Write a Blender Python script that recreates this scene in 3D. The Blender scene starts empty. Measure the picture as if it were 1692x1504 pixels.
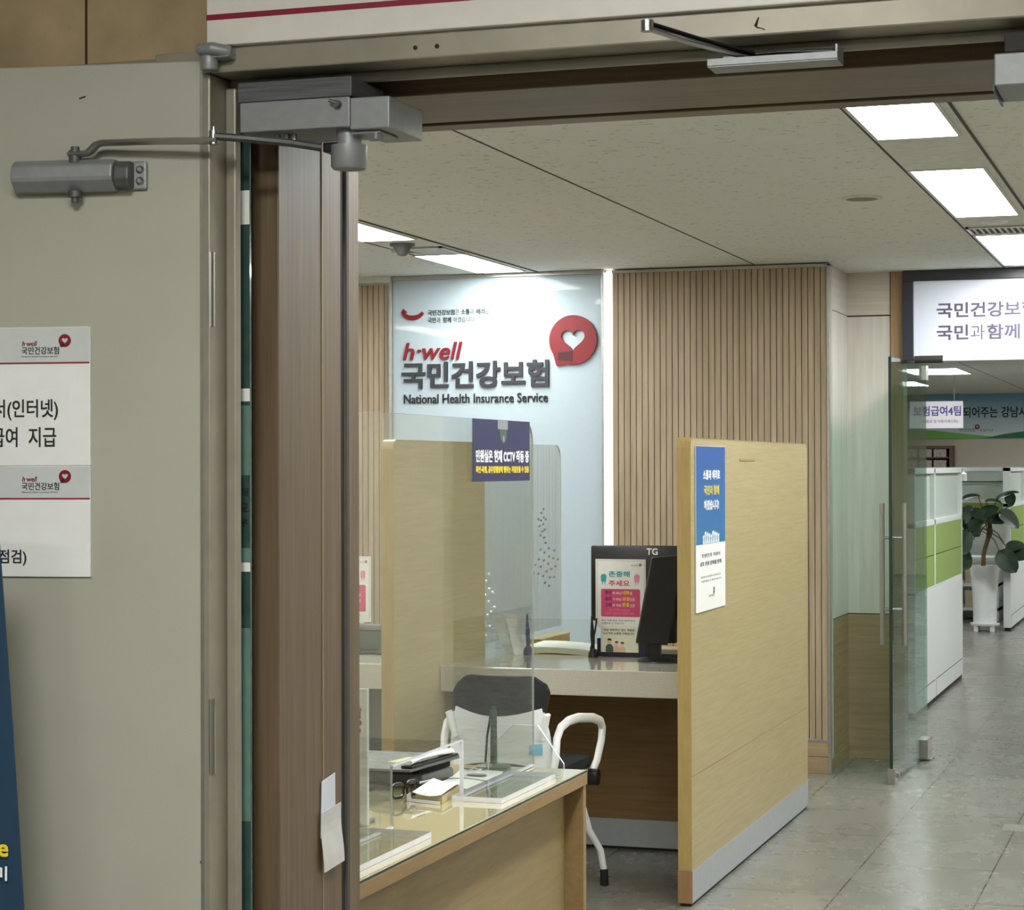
import bpy, bmesh, math, random
from mathutils import Vector, Matrix
random.seed(4)
PI = math.pi
SC = bpy.context.scene
COL = SC.collection

# ------------------------------------------------------------------ camera, world, exposure
cd = bpy.data.cameras.new('camera')
cam = bpy.data.objects.new('camera', cd)
COL.objects.link(cam)
CAM_YAW, CAM_PITCH, CAM_ROLL, CAM_F = 0.319917, 0.0064, -0.002821, 3466.2
cd.sensor_width = 36.0
cd.sensor_fit = 'HORIZONTAL'
cd.lens = CAM_F * 36.0 / 1692.0
cd.clip_start, cd.clip_end = 0.05, 100
_r = Vector((math.cos(CAM_YAW), math.sin(CAM_YAW), 0))
_f = Vector((-math.sin(CAM_YAW), math.cos(CAM_YAW), 0))
_u = Vector((0, 0, 1))
_f2 = _f * math.cos(CAM_PITCH) + _u * math.sin(CAM_PITCH)
_u2 = _u * math.cos(CAM_PITCH) - _f * math.sin(CAM_PITCH)
_r2 = _r * math.cos(CAM_ROLL) + _u2 * math.sin(CAM_ROLL)
_u3 = _u2 * math.cos(CAM_ROLL) - _r * math.sin(CAM_ROLL)
m = Matrix((( _r2.x, _u3.x, -_f2.x, 0), (_r2.y, _u3.y, -_f2.y, 0), (_r2.z, _u3.z, -_f2.z, 1.53), (0, 0, 0, 1)))
cam.matrix_world = m
SC.camera = cam

w = bpy.data.worlds.new('world')
SC.world = w
w.use_nodes = True
w.node_tree.nodes['Background'].inputs[0].default_value = (0.9, 0.95, 1.0, 1)
w.node_tree.nodes['Background'].inputs[1].default_value = 0.05
SC.view_settings.view_transform = 'Standard'
SC.view_settings.look = 'None'
SC.view_settings.gamma = 1.0
SC.view_settings.use_curve_mapping = False
SC.view_settings.exposure = 2.0
try:
    SC.cycles.use_denoising = True
    SC.cycles.max_bounces = 10
    SC.cycles.transparent_max_bounces = 24
    SC.cycles.caustics_reflective = False
    SC.cycles.caustics_refractive = False
    SC.cycles.sample_clamp_indirect = 3.0
except Exception:
    pass
PANEL_POWER = 9.0        # office ceiling panels
LOBBY_POWER = 15.0        # corridor lamps on the photographer's side
FAR_POWER = 11.0  # added, unseen panels of the far office
LED_POWER = 1.2
ZC = 2.557               # office ceiling height

# ------------------------------------------------------------------ materials
def lin(c):
    out = []
    for v in c:
        v = v / 255.0
        out.append(v / 12.92 if v <= 0.04045 else ((v + 0.055) / 1.055) ** 2.4)
    return (out[0], out[1], out[2], 1.0)

def newmat(name):
    mt = bpy.data.materials.new(name)
    mt.use_nodes = True
    nt = mt.node_tree
    nt.nodes.clear()
    out = nt.nodes.new('ShaderNodeOutputMaterial')
    return mt, nt, out

def plain(name, c, rough=0.5, metal=0.0, var=0.04, scale=30.0, coat=0.0, bump=0.0, spec=0.5, stretch=(1, 1, 1)):
    mt, nt, out = newmat(name)
    b = nt.nodes.new('ShaderNodeBsdfPrincipled')
    b.inputs['Roughness'].default_value = rough
    b.inputs['Metallic'].default_value = metal
    b.inputs['Coat Weight'].default_value = coat
    b.inputs['Coat Roughness'].default_value = 0.03
    b.inputs['Specular IOR Level'].default_value = spec
    tc = nt.nodes.new('ShaderNodeTexCoord')
    mp = nt.nodes.new('ShaderNodeMapping')
    mp.inputs['Scale'].default_value = stretch
    nz = nt.nodes.new('ShaderNodeTexNoise')
    nz.inputs['Scale'].default_value = scale
    nz.inputs['Detail'].default_value = 4
    rp = nt.nodes.new('ShaderNodeValToRGB')
    L = lin(c)
    lo = tuple(max(0, v * (1 - var * 2.2)) for v in L[:3]) + (1,)
    hi = tuple(min(1, v * (1 + var * 2.2)) for v in L[:3]) + (1,)
    rp.color_ramp.elements[0].position, rp.color_ramp.elements[0].color = 0.3, lo
    rp.color_ramp.elements[1].position, rp.color_ramp.elements[1].color = 0.7, hi
    nt.links.new(tc.outputs['Object'], mp.inputs['Vector'])
    nt.links.new(mp.outputs[0], nz.inputs['Vector'])
    nt.links.new(nz.outputs['Fac'], rp.inputs['Fac'])
    nt.links.new(rp.outputs[0], b.inputs['Base Color'])
    if bump:
        bp = nt.nodes.new('ShaderNodeBump')
        bp.inputs['Strength'].default_value = bump
        bp.inputs['Distance'].default_value = 0.002
        nt.links.new(nz.outputs['Fac'], bp.inputs['Height'])
        nt.links.new(bp.outputs[0], b.inputs['Normal'])
    nt.links.new(b.outputs[0], out.inputs[0])
    return mt

def wood(name, c1, c2, stretch, rough=0.45, scale=1.0, coat=0.0):
    """fine straight grain: noise squeezed across the grain; stretch = scale per axis (small along the grain)"""
    mt, nt, out = newmat(name)
    b = nt.nodes.new('ShaderNodeBsdfPrincipled')
    b.inputs['Roughness'].default_value = rough
    b.inputs['Coat Weight'].default_value = coat
    tc = nt.nodes.new('ShaderNodeTexCoord')
    mp = nt.nodes.new('ShaderNodeMapping')
    mp.inputs['Scale'].default_value = stretch
    n1 = nt.nodes.new('ShaderNodeTexNoise')
    n1.inputs['Scale'].default_value = scale
    n1.inputs['Detail'].default_value = 6
    n1.inputs['Roughness'].default_value = 0.65
    rp = nt.nodes.new('ShaderNodeValToRGB')
    rp.color_ramp.elements[0].position, rp.color_ramp.elements[0].color = 0.32, lin(c1)
    rp.color_ramp.elements[1].position, rp.color_ramp.elements[1].color = 0.68, lin(c2)
    nt.links.new(tc.outputs['Object'], mp.inputs['Vector'])
    nt.links.new(mp.outputs[0], n1.inputs['Vector'])
    nt.links.new(n1.outputs['Fac'], rp.inputs['Fac'])
    nt.links.new(rp.outputs[0], b.inputs['Base Color'])
    nt.links.new(b.outputs[0], out.inputs[0])
    return mt

def emit(name, c, s):
    mt, nt, out = newmat(name)
    e = nt.nodes.new('ShaderNodeEmission')
    e.inputs[0].default_value = lin(c)
    e.inputs[1].default_value = s
    nt.links.new(e.outputs[0], out.inputs[0])
    return mt

def clear(name, tint, refl=1.0, rough=0.0):
    """clear sheet: see-through with a Fresnel gloss, equal on the way in and out"""
    mt, nt, out = newmat(name)
    g = nt.nodes.new('ShaderNodeNewGeometry')
    mixv = nt.nodes.new('ShaderNodeMix')
    mixv.data_type = 'FLOAT'
    mixv.inputs[2].default_value = 1.49
    mixv.inputs[3].default_value = 1 / 1.49
    nt.links.new(g.outputs['Backfacing'], mixv.inputs[0])
    fr = nt.nodes.new('ShaderNodeFresnel')
    nt.links.new(mixv.outputs[0], fr.inputs['IOR'])
    mul = nt.nodes.new('ShaderNodeMath')
    mul.operation = 'MULTIPLY'
    mul.inputs[1].default_value = refl
    nt.links.new(fr.outputs[0], mul.inputs[0])
    tr = nt.nodes.new('ShaderNodeBsdfTransparent')
    tr.inputs[0].default_value = lin(tint)
    gl = nt.nodes.new('ShaderNodeBsdfGlossy')
    gl.inputs['Roughness'].default_value = rough
    mx = nt.nodes.new('ShaderNodeMixShader')
    nt.links.new(mul.outputs[0], mx.inputs[0])
    nt.links.new(tr.outputs[0], mx.inputs[1])
    nt.links.new(gl.outputs[0], mx.inputs[2])
    nt.links.new(mx.outputs[0], out.inputs[0])
    return mt

def floor_mat():
    mt, nt, out = newmat('polished floor tiles')
    b = nt.nodes.new('ShaderNodeBsdfPrincipled')
    tc = nt.nodes.new('ShaderNodeTexCoord')
    sx = nt.nodes.new('ShaderNodeSeparateXYZ')
    cx = nt.nodes.new('ShaderNodeCombineXYZ')
    ax = nt.nodes.new('ShaderNodeMath'); ax.operation = 'ADD'; ax.inputs[1].default_value = 1.266 + 49.0
    ay = nt.nodes.new('ShaderNodeMath'); ay.operation = 'ADD'; ay.inputs[1].default_value = 100 - 8.75
    nt.links.new(tc.outputs['Object'], sx.inputs[0])
    nt.links.new(sx.outputs['X'], ax.inputs[0])
    nt.links.new(sx.outputs['Y'], ay.inputs[0])
    nt.links.new(ay.outputs[0], cx.inputs['X'])
    nt.links.new(ax.outputs[0], cx.inputs['Y'])
    br = nt.nodes.new('ShaderNodeTexBrick')
    br.offset = 0.5
    br.inputs['Scale'].default_value = 1.0
    br.inputs['Brick Width'].default_value = 1.25
    br.inputs['Row Height'].default_value = 0.49
    br.inputs['Mortar Size'].default_value = 0.003
    br.inputs['Mortar Smooth'].default_value = 0.2
    br.inputs['Color1'].default_value = lin((124, 123, 115))
    br.inputs['Color2'].default_value = lin((130, 129, 121))
    br.inputs['Mortar'].default_value = lin((66, 63, 56))
    nt.links.new(cx.outputs[0], br.inputs['Vector'])
    nz = nt.nodes.new('ShaderNodeTexNoise')
    nz.inputs['Scale'].default_value = 1.0
    nz.inputs['Detail'].default_value = 8
    nz.inputs['Roughness'].default_value = 0.7
    fm = nt.nodes.new('ShaderNodeMapping')
    fm.inputs['Scale'].default_value = (2.6, 2.6, 1.0)
    fm.inputs['Location'].default_value = (3.3, 7.7, 0.37)
    nt.links.new(tc.outputs['Object'], fm.inputs['Vector'])
    nt.links.new(fm.outputs[0], nz.inputs['Vector'])
    rp = nt.nodes.new('ShaderNodeValToRGB')
    rp.color_ramp.elements[0].position, rp.color_ramp.elements[0].color = 0.28, (0.72, 0.72, 0.70, 1)
    rp.color_ramp.elements[1].position, rp.color_ramp.elements[1].color = 0.72, (1.0, 1.0, 1.0, 1)
    nt.links.new(nz.outputs['Fac'], rp.inputs['Fac'])
    mx = nt.nodes.new('ShaderNodeMix'); mx.data_type = 'RGBA'; mx.blend_type = 'MULTIPLY'
    mx.inputs[0].default_value = 1.0
    nt.links.new(br.outputs['Color'], mx.inputs[6])
    nt.links.new(rp.outputs[0], mx.inputs[7])
    nt.links.new(mx.outputs[2], b.inputs['Base Color'])
    r2 = nt.nodes.new('ShaderNodeMapRange')
    r2.inputs['To Min'].default_value = 0.18
    r2.inputs['To Max'].default_value = 0.36
    nt.links.new(nz.outputs['Fac'], r2.inputs['Value'])
    nt.links.new(r2.outputs[0], b.inputs['Roughness'])
    b.inputs['Specular IOR Level'].default_value = 0.45
    nt.links.new(b.outputs[0], out.inputs[0])
    return mt

def ceiling_mat():
    mt, nt, out = newmat('mineral ceiling board')
    b = nt.nodes.new('ShaderNodeBsdfPrincipled')
    b.inputs['Roughness'].default_value = 0.9
    tc = nt.nodes.new('ShaderNodeTexCoord')
    mp = nt.nodes.new('ShaderNodeMapping')
    mp.inputs['Scale'].default_value = (30, 62, 1)
    n1 = nt.nodes.new('ShaderNodeTexNoise')
    n1.inputs['Scale'].default_value = 1.0
    n1.inputs['Detail'].default_value = 2
    rp = nt.nodes.new('ShaderNodeValToRGB')
    rp.color_ramp.elements[0].position, rp.color_ramp.elements[0].color = 0.30, lin((164, 162, 152))
    rp.color_ramp.elements[1].position, rp.color_ramp.elements[1].color = 0.36, lin((222, 222, 216))
    nt.links.new(tc.outputs['Object'], mp.inputs['Vector'])
    nt.links.new(mp.outputs[0], n1.inputs['Vector'])
    nt.links.new(n1.outputs['Fac'], rp.inputs['Fac'])
    nt.links.new(rp.outputs[0], b.inputs['Base Color'])
    nt.links.new(b.outputs[0], out.inputs[0])
    return mt

def grad_mat(name, c_low, c_high, z0, z1, rough=0.35):
    """printed colour blend on a sheet, running over the sheet's own height"""
    mt, nt, out = newmat(name)
    b = nt.nodes.new('ShaderNodeBsdfPrincipled')
    b.inputs['Roughness'].default_value = rough
    tc = nt.nodes.new('ShaderNodeTexCoord')
    sx = nt.nodes.new('ShaderNodeSeparateXYZ')
    mr = nt.nodes.new('ShaderNodeMapRange')
    mr.inputs['From Min'].default_value = z0
    mr.inputs['From Max'].default_value = z1
    rp = nt.nodes.new('ShaderNodeValToRGB')
    rp.color_ramp.elements[0].color = lin(c_low)
    rp.color_ramp.elements[1].color = lin(c_high)
    nt.links.new(tc.outputs['Object'], sx.inputs[0])
    nt.links.new(sx.outputs['Z'], mr.inputs['Value'])
    nt.links.new(mr.outputs[0], rp.inputs['Fac'])
    nt.links.new(rp.outputs[0], b.inputs['Base Color'])
    nt.links.new(b.outputs[0], out.inputs[0])
    return mt

M = {}
M['floor'] = floor_mat()
M['ceiling'] = ceiling_mat()
M['channel'] = plain('painted ceiling channel', (214, 213, 206), 0.6)
M['dark_line'] = plain('dark joint', (70, 64, 54), 0.8)
M['panel_light'] = emit('led diffuser', (248, 252, 249), PANEL_POWER)
M['panel_far'] = emit('led diffuser of the far room', (248, 252, 250), FAR_POWER)
M['panel_far_dim'] = emit('led diffuser of the far wall row', (248, 252, 250), 4.5)
M['panel_lobby'] = emit('corridor lamp diffuser', (250, 251, 244), LOBBY_POWER)
M['led'] = emit('led strip', (255, 252, 248), LED_POWER)
M['lamp_frame'] = plain('white lamp frame', (205, 205, 200), 0.5)
M['stone'] = plain('brown stone cladding', (172, 152, 118), 0.55, var=0.09, scale=9, bump=0.1)
M['stone_joint'] = plain('stone joint', (60, 48, 36), 0.9)
M['steel_frame'] = plain('painted steel frame', (150, 144, 130), 0.42, metal=0.25, var=0.04, scale=14)
M['steel_dark'] = plain('shaded seal strip', (46, 44, 40), 0.7)  # plain dark tone of the packing plate
M['leaf'] = plain('warm grey door paint', (171, 169, 155), 0.55, var=0.018, scale=5)
M['leaf_edge'] = plain('brushed steel edge', (140, 138, 130), 0.35, metal=0.6)
M['silver'] = plain('silver lacquer', (146, 148, 150), 0.45, metal=0.3, var=0.03, scale=60)
M['silver_dark'] = plain('dull grey casting', (92, 92, 90), 0.5, metal=0.4)
M['chrome'] = plain('chrome', (176, 176, 178), 0.3, metal=1.0, var=0.01)
M['steel'] = plain('brushed stainless steel', (170, 168, 162), 0.28, metal=0.9, var=0.02)
M['slate'] = plain('streaked dark plate', (86, 86, 90), 0.5, var=0.16, scale=5, stretch=(2, 2, 60))
M['black'] = plain('black plastic', (22, 22, 24), 0.35, var=0.05)
M['black_matt'] = plain('matt black', (16, 16, 17), 0.7)
M['rubber'] = plain('black rubber', (18, 18, 18), 0.8)
M['lining_v'] = wood('brown wood lining upright', (90, 74, 56), (116, 98, 76), (90, 90, 2.5), 0.42)
M['lining_h'] = wood('brown wood lining lengthwise', (96, 78, 58), (122, 102, 78), (2.5, 90, 90), 0.42)
M['gasket'] = plain('dark gasket', (40, 32, 26), 0.7)
M['beige_board'] = wood('beige laminate', (162, 147, 106), (178, 164, 122), (60, 4, 90), 0.45)
M['edge_band'] = wood('brown beige edge band', (152, 127, 76), (168, 143, 90), (90, 90, 8), 0.45)
M['kick'] = plain('grey kick plate', (168, 172, 176), 0.4, metal=0.2, var=0.02)
M['kick_wood'] = wood('reddish wood foot', (134, 100, 66), (152, 116, 80), (80, 80, 5), 0.5)
M['slat'] = wood('slat wood', (146, 128, 104), (172, 153, 128), (40, 40, 2.2), 0.5)
M['slat_gap'] = plain('slat backing', (74, 46, 30), 0.85)
M['trim_metal'] = plain('aluminium trim', (178, 176, 170), 0.3, metal=0.7)
M['sign_white'] = plain('glossy pale blue panel', (174, 187, 196), 0.5, var=0.006, coat=0.25, spec=0.2)
M['red'] = plain('logo red', (122, 8, 22), 0.5, var=0.02)
M['dark_red'] = plain('logo dark red', (64, 6, 16), 0.4, var=0.02)
M['char'] = plain('charcoal letter', (50, 50, 56), 0.45, var=0.02)
M['ink'] = plain('black ink', (26, 24, 26), 0.6, var=0.02)
M['ink_grey'] = plain('grey ink', (44, 44, 46), 0.8, var=0.02)
M['ink_pale'] = plain('pale ink', (84, 82, 74), 0.8, var=0.02)
M['ink_navy'] = plain('navy ink', (52, 44, 110), 0.6, var=0.02)
M['ink_purple'] = plain('purple grey ink', (88, 80, 104), 0.6, var=0.02)
M['yellow'] = plain('yellow ink', (236, 208, 40), 0.6, var=0.02)
M['white_ink'] = plain('white ink', (238, 238, 240), 0.6, var=0.01)
M['teal'] = plain('teal ink', (60, 158, 170), 0.6, var=0.02)
M['pink'] = plain('pink ink', (206, 72, 116), 0.6, var=0.02)
M['rose'] = plain('rose ink', (224, 140, 176), 0.6, var=0.02)
M['paper'] = plain('white paper', (232, 232, 230), 0.7, var=0.01)
M['paper_warm'] = plain('cream paper edges', (178, 166, 130), 0.8, var=0.12, scale=200, stretch=(1, 1, 4))
M['sign_grey'] = plain('pale grey print', (200, 203, 203), 0.5, var=0.01)
M['wine'] = plain('wine red line', (140, 18, 52), 0.5, var=0.02)
M['board_white'] = plain('white sign board', (226, 222, 214), 0.4, var=0.012)
M['pale_wood'] = wood('pale ash laminate upright', (192, 186, 176), (212, 206, 198), (34, 34, 1.6), 0.45)
M['pale_wood_h'] = wood('pale ash laminate lengthwise', (186, 178, 166), (204, 197, 186), (1.6, 1.6, 40), 0.45)
M['brown_wood'] = wood('brown oak laminate', (140, 118, 90), (166, 142, 110), (3, 3, 45), 0.45)
M['brown_wood_v'] = wood('brown oak laminate upright', (146, 116, 82), (170, 138, 102), (60, 60, 2), 0.45)
M['cream_wall'] = plain('cream wall paint', (222, 214, 198), 0.8, var=0.01)
M['grey_wall'] = plain('grey wall paint', (176, 172, 162), 0.8, var=0.01)
M['black_frame'] = plain('dark display frame', (44, 46, 54), 0.35, var=0.02)
M['display'] = plain('white backlit display face', (226, 230, 246), 0.25, var=0.004)
M['glass'] = clear('green tinted glass', (218, 235, 229), 1.0)
M['frosted'] = plain('frosted pale glass', (196, 206, 200), 0.4, var=0.02)
M['glass_dark'] = clear('dark green glass', (96, 128, 122), 0.9)
M['acrylic'] = clear('clear acrylic', (249, 251, 249), 1.0)
M['acrylic_edge'] = plain('polished acrylic edge', (226, 228, 244), 0.2, var=0.02, coat=0.5)
M['acrylic_dim'] = plain('cut acrylic edge', (190, 198, 196), 0.3, var=0.02)
M['acrylic_hole'] = plain('matt acrylic hole', (116, 122, 118), 0.4, var=0.02)
M['glass_edge'] = plain('dark glass edge', (30, 46, 42), 0.3, var=0.02)
M['desk_glass'] = plain('glass over beige laminate', (196, 186, 146), 0.04, var=0.01, coat=1.0)
M['desk_wood'] = wood('beige oak desk', (134, 115, 80), (152, 131, 92), (60, 5, 60), 0.5)
M['desk_edge'] = wood('oak desk edge', (136, 110, 72), (154, 126, 84), (60, 6, 60), 0.5)
M['counter_stone'] = plain('polished speckled stone', (204, 199, 186), 0.12, var=0.07, scale=240, coat=0.4)
M['counter_front'] = wood('brown counter front', (120, 92, 54), (138, 108, 66), (4, 60, 60), 0.5)
M['dark_panel'] = plain('dark grey panel', (82, 82, 80), 0.6)
M['chair_white'] = plain('white chair plastic', (242, 243, 244), 0.4, var=0.01)
M['chair_mesh'] = plain('charcoal chair fabric', (24, 27, 30), 0.85, var=0.1, scale=300)
M['blue_label'] = plain('pale blue label', (130, 190, 222), 0.5, var=0.03)
M['grey_device'] = plain('dark grey plastic', (104, 102, 102), 0.5, var=0.02)
M['note'] = plain('pale yellow note', (236, 232, 176), 0.7, var=0.01)
M['green_grey'] = plain('green grey plastic', (66, 84, 78), 0.4, var=0.03)
M['cab_white'] = plain('white cubicle frame', (222, 226, 226), 0.5, var=0.01)
M['cab_green'] = plain('green cubicle fabric', (136, 160, 84), 0.85, var=0.05, scale=200)
M['leaf_green'] = plain('dark green leaf', (40, 60, 42), 0.5, var=0.18, scale=14)
M['stem'] = plain('brown green stem', (104, 84, 52), 0.7, var=0.12, scale=30)
M['pot'] = plain('white glazed pot', (232, 236, 238), 0.3, var=0.01)
M['soil'] = plain('soil', (70, 54, 40), 0.9, var=0.15)
M['beige_box'] = plain('beige carton', (196, 182, 152), 0.7, var=0.03)
M['hill_light'] = plain('light green print', (126, 196, 92), 0.5, var=0.02)
M['hill_dark'] = plain('dark green print', (44, 126, 84), 0.5, var=0.02)
M['film'] = plain('dark green glass film', (54, 78, 74), 0.15, var=0.06, coat=0.6)  # opaque colour standing in for the dark reflection in the sidelight
M['film_light'] = plain('lighter green film', (98, 130, 120), 0.2, var=0.04)  # paler part of the painted sidelight reflection
M['sky_print'] = grad_mat('sky blue print', (222, 236, 242), (120, 172, 206), 1.95, 2.5)
M['poster_blue'] = grad_mat('blue poster print', (40, 118, 172), (44, 88, 168), 1.25, 1.6)
M['cctv_blue'] = plain('deep blue print', (24, 29, 76), 0.4, var=0.02)
M['banner_navy'] = plain('dark blue banner cloth', (28, 58, 84), 0.6, var=0.03)
M['skin'] = plain('skin print', (226, 188, 162), 0.6, var=0.02)
M['vent_dark'] = plain('vent slots', (88, 74, 62), 0.8, var=0.1)
M['tape'] = plain('translucent tape', (128, 128, 121), 0.3, var=0.02)
M['brown_shelf'] = plain('brown shelf', (120, 96, 86), 0.6, var=0.05)
M['cream_print'] = plain('mixed book spines', (196, 186, 178), 0.6, var=0.15, scale=40)
M['cable'] = plain('cable', (40, 42, 44), 0.6)

# ------------------------------------------------------------------ geometry helpers
class MB:
    """collects shapes given in world metres; o is the base of the thing they belong to"""
    def __init__(self, o=(0, 0, 0)):
        self.v, self.f, self.m, self.o = [], [], [], Vector(o)
    def add(self, vs, fs, mi=0):
        n = len(self.v)
        self.v += [Vector(p) - self.o for p in vs]
        for f in fs:
            self.f.append([n + i for i in f]); self.m.append(mi)
        return self
    def box(self, x0, x1, y0, y1, z0, z1, mi=0):
        vs = [(x, y, z) for z in (z0, z1) for y in (y0, y1) for x in (x0, x1)]
        return self.add(vs, [(0, 2, 3, 1), (4, 5, 7, 6), (0, 1, 5, 4), (2, 6, 7, 3), (0, 4, 6, 2), (1, 3, 7, 5)], mi)
    def quadbox(self, base, d, mi=0):
        """base = 4 points, extruded by d"""
        d = Vector(d)
        b = [Vector(p) for p in base]
        n = len(b)
        fs = [tuple(range(n))[::-1], tuple(range(n, 2 * n))] + [(i, (i + 1) % n, n + (i + 1) % n, n + i) for i in range(n)]
        return self.add(b + [p + d for p in b], fs, mi)
    def prism(self, pts, o, u, v, d, mi=0, side=None):
        """polygon pts (2-D) in the frame o,u,v, extruded by vector d"""
        o, u, v, d = Vector(o), Vector(u), Vector(v), Vector(d)
        b = [o + u * p[0] + v * p[1] for p in pts]
        n = len(b)
        self.add(b + [p + d for p in b], [tuple(range(n))[::-1], tuple(range(n, 2 * n))], mi)
        k = len(self.v) - 2 * n
        for i in range(n):
            self.f.append([k + i, k + (i + 1) % n, k + n + (i + 1) % n, k + n + i])
            self.m.append(mi if side is None else side)
        return self
    def ring(self, outer, inner, o, u, v, d, mi=0):
        """band between two loops with the same number of points, extruded by d"""
        o, u, v, d = Vector(o), Vector(u), Vector(v), Vector(d)
        n = len(outer)
        A = [o + u * p[0] + v * p[1] for p in outer]
        B = [o + u * p[0] + v * p[1] for p in inner]
        vs = A + B + [p + d for p in A] + [p + d for p in B]
        fs = []
        for i in range(n):
            j = (i + 1) % n
            fs += [(i, n + i, n + j, j), (2 * n + i, 2 * n + j, 3 * n + j, 3 * n + i), (i, j, 2 * n + j, 2 * n + i), (n + i, 3 * n + i, 3 * n + j, n + j)]
        return self.add(vs, fs, mi)
    def cyl(self, p0, p1, r0, r1=None, seg=20, mi=0):
        r1 = r0 if r1 is None else r1
        return self.loft([(p0, r0), (p1, r1)], seg, mi)
    def loft(self, rows, seg=20, mi=0):
        """round rows (centre, radius) along one axis"""
        c = [Vector(p) for p, _ in rows]
        ax = (c[-1] - c[0]).normalized()
        t = Vector((1, 0, 0)) if abs(ax.x) < 0.9 else Vector((0, 1, 0))
        a = ax.cross(t).normalized(); b = ax.cross(a)
        vs, fs = [], []
        for p, (_, r) in zip(c, rows):
            vs += [p + a * (math.cos(2 * PI * i / seg) * r) + b * (math.sin(2 * PI * i / seg) * r) for i in range(seg)]
        for k in range(len(rows) - 1):
            for i in range(seg):
                j = (i + 1) % seg
                fs.append((k * seg + i, k * seg + j, (k + 1) * seg + j, (k + 1) * seg + i))
        fs.append(tuple(range(seg))[::-1])
        fs.append(tuple(range((len(rows) - 1) * seg, len(rows) * seg)))
        return self.add(vs, fs, mi)
    def tube(self, path, r, seg=10, mi=0, flat=None):
        """swept round (or flat = (half width, half height), up z) section along path; r may be a list"""
        P = [Vector(p) for p in path]
        n = len(P)
        rr = r if isinstance(r, (list, tuple)) else [r] * n
        vs, fs = [], []
        prev = None
        for i, p in enumerate(P):
            d = (P[min(i + 1, n - 1)] - P[max(i - 1, 0)]).normalized()
            ref = prev if prev is not None else (Vector((0, 0, 1)) if abs(d.z) < 0.85 else Vector((1, 0, 0)))
            a = (ref - d * ref.dot(d)).normalized()
            prev = a
            b = d.cross(a)
            for k in range(seg):
                t = 2 * PI * (k + 0.5) / seg
                if flat:
                    vs.append(p + a * (math.sin(t) * flat[1] * rr[i]) + b * (math.cos(t) * flat[0] * rr[i]))
                else:
                    vs.append(p + a * (math.sin(t) * rr[i]) + b * (math.cos(t) * rr[i]))
        for i in range(n - 1):
            for k in range(seg):
                j = (k + 1) % seg
                fs.append((i * seg + k, i * seg + j, (i + 1) * seg + j, (i + 1) * seg + k))
        fs.append(tuple(range(seg))[::-1])
        fs.append(tuple(range((n - 1) * seg, n * seg)))
        return self.add(vs, fs, mi)
    def grid(self, fn, nu, nv, mi=0, thick=None):
        """surface fn(u,v), u,v in 0..1; thick = vector for the back side"""
        vs = [Vector(fn(i / nu, j / nv)) for j in range(nv + 1) for i in range(nu + 1)]
        q = [(j * (nu + 1) + i, j * (nu + 1) + i + 1, (j + 1) * (nu + 1) + i + 1, (j + 1) * (nu + 1) + i) for j in range(nv) for i in range(nu)]
        if thick is None:
            return self.add(vs, q, mi)
        th = Vector(thick)
        N = len(vs)
        fs = list(q) + [tuple(N + k for k in f[::-1]) for f in q]
        rim = [i for i in range(nu + 1)] + [j * (nu + 1) + nu for j in range(1, nv + 1)] + [nv * (nu + 1) + i for i in range(nu - 1, -1, -1)] + [j * (nu + 1) for j in range(nv - 1, 0, -1)]
        for a, b in zip(rim, rim[1:] + rim[:1]):
            fs.append((b, a, N + a, N + b))
        return self.add(vs + [p + th for p in vs], fs, mi)
    def build(self, name, mats, parent=None, bevel=0.0, seg=2, smooth=False):
        me = bpy.data.meshes.new(name)
        me.from_pydata([tuple(p) for p in self.v], [], self.f)
        for i, p in enumerate(me.polygons):
            p.material_index = self.m[i]
        for mt in (mats if isinstance(mats, (list, tuple)) else [mats]):
            me.materials.append(M[mt] if isinstance(mt, str) else mt)
        bm = bmesh.new(); bm.from_mesh(me)
        bmesh.ops.recalc_face_normals(bm, faces=bm.faces)
        if bevel:
            bmesh.ops.bevel(bm, geom=[e for e in bm.edges if len(e.link_faces) == 2 and e.calc_face_angle(0) > 0.6], offset=bevel, segments=seg, affect='EDGES', profile=0.5, clamp_overlap=True)
        bm.to_mesh(me); bm.free()
        if smooth:
            me.shade_smooth()
            try:
                me.set_sharp_from_angle(angle=0.7)
            except Exception:
                pass
        o = bpy.data.objects.new(name, me)
        COL.objects.link(o)
        if parent is not None:
            o.parent = parent
        else:
            o.location = self.o
        return o

def tag(o, label, cat, group=None, kind=None):
    o['label'] = label; o['category'] = cat
    if group: o['group'] = group
    if kind: o['kind'] = kind
    return o
def thing(name, label, cat, loc=(0, 0, 0), rz=0.0, group=None, kind=None):
    o = bpy.data.objects.new(name, None)
    COL.objects.link(o)
    o.location = loc; o.rotation_euler = (0, 0, rz)
    o.empty_display_size = 0.05
    return tag(o, label, cat, group, kind)
def copy_thing(o, loc, label):
    r = o.copy(); COL.objects.link(r); r.location = loc; r['label'] = label
    for ch in list(o.children):
        c = ch.copy(); COL.objects.link(c); c.parent = r
        for g in list(ch.children):
            d = g.copy(); COL.objects.link(d); d.parent = c
    return r

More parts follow.
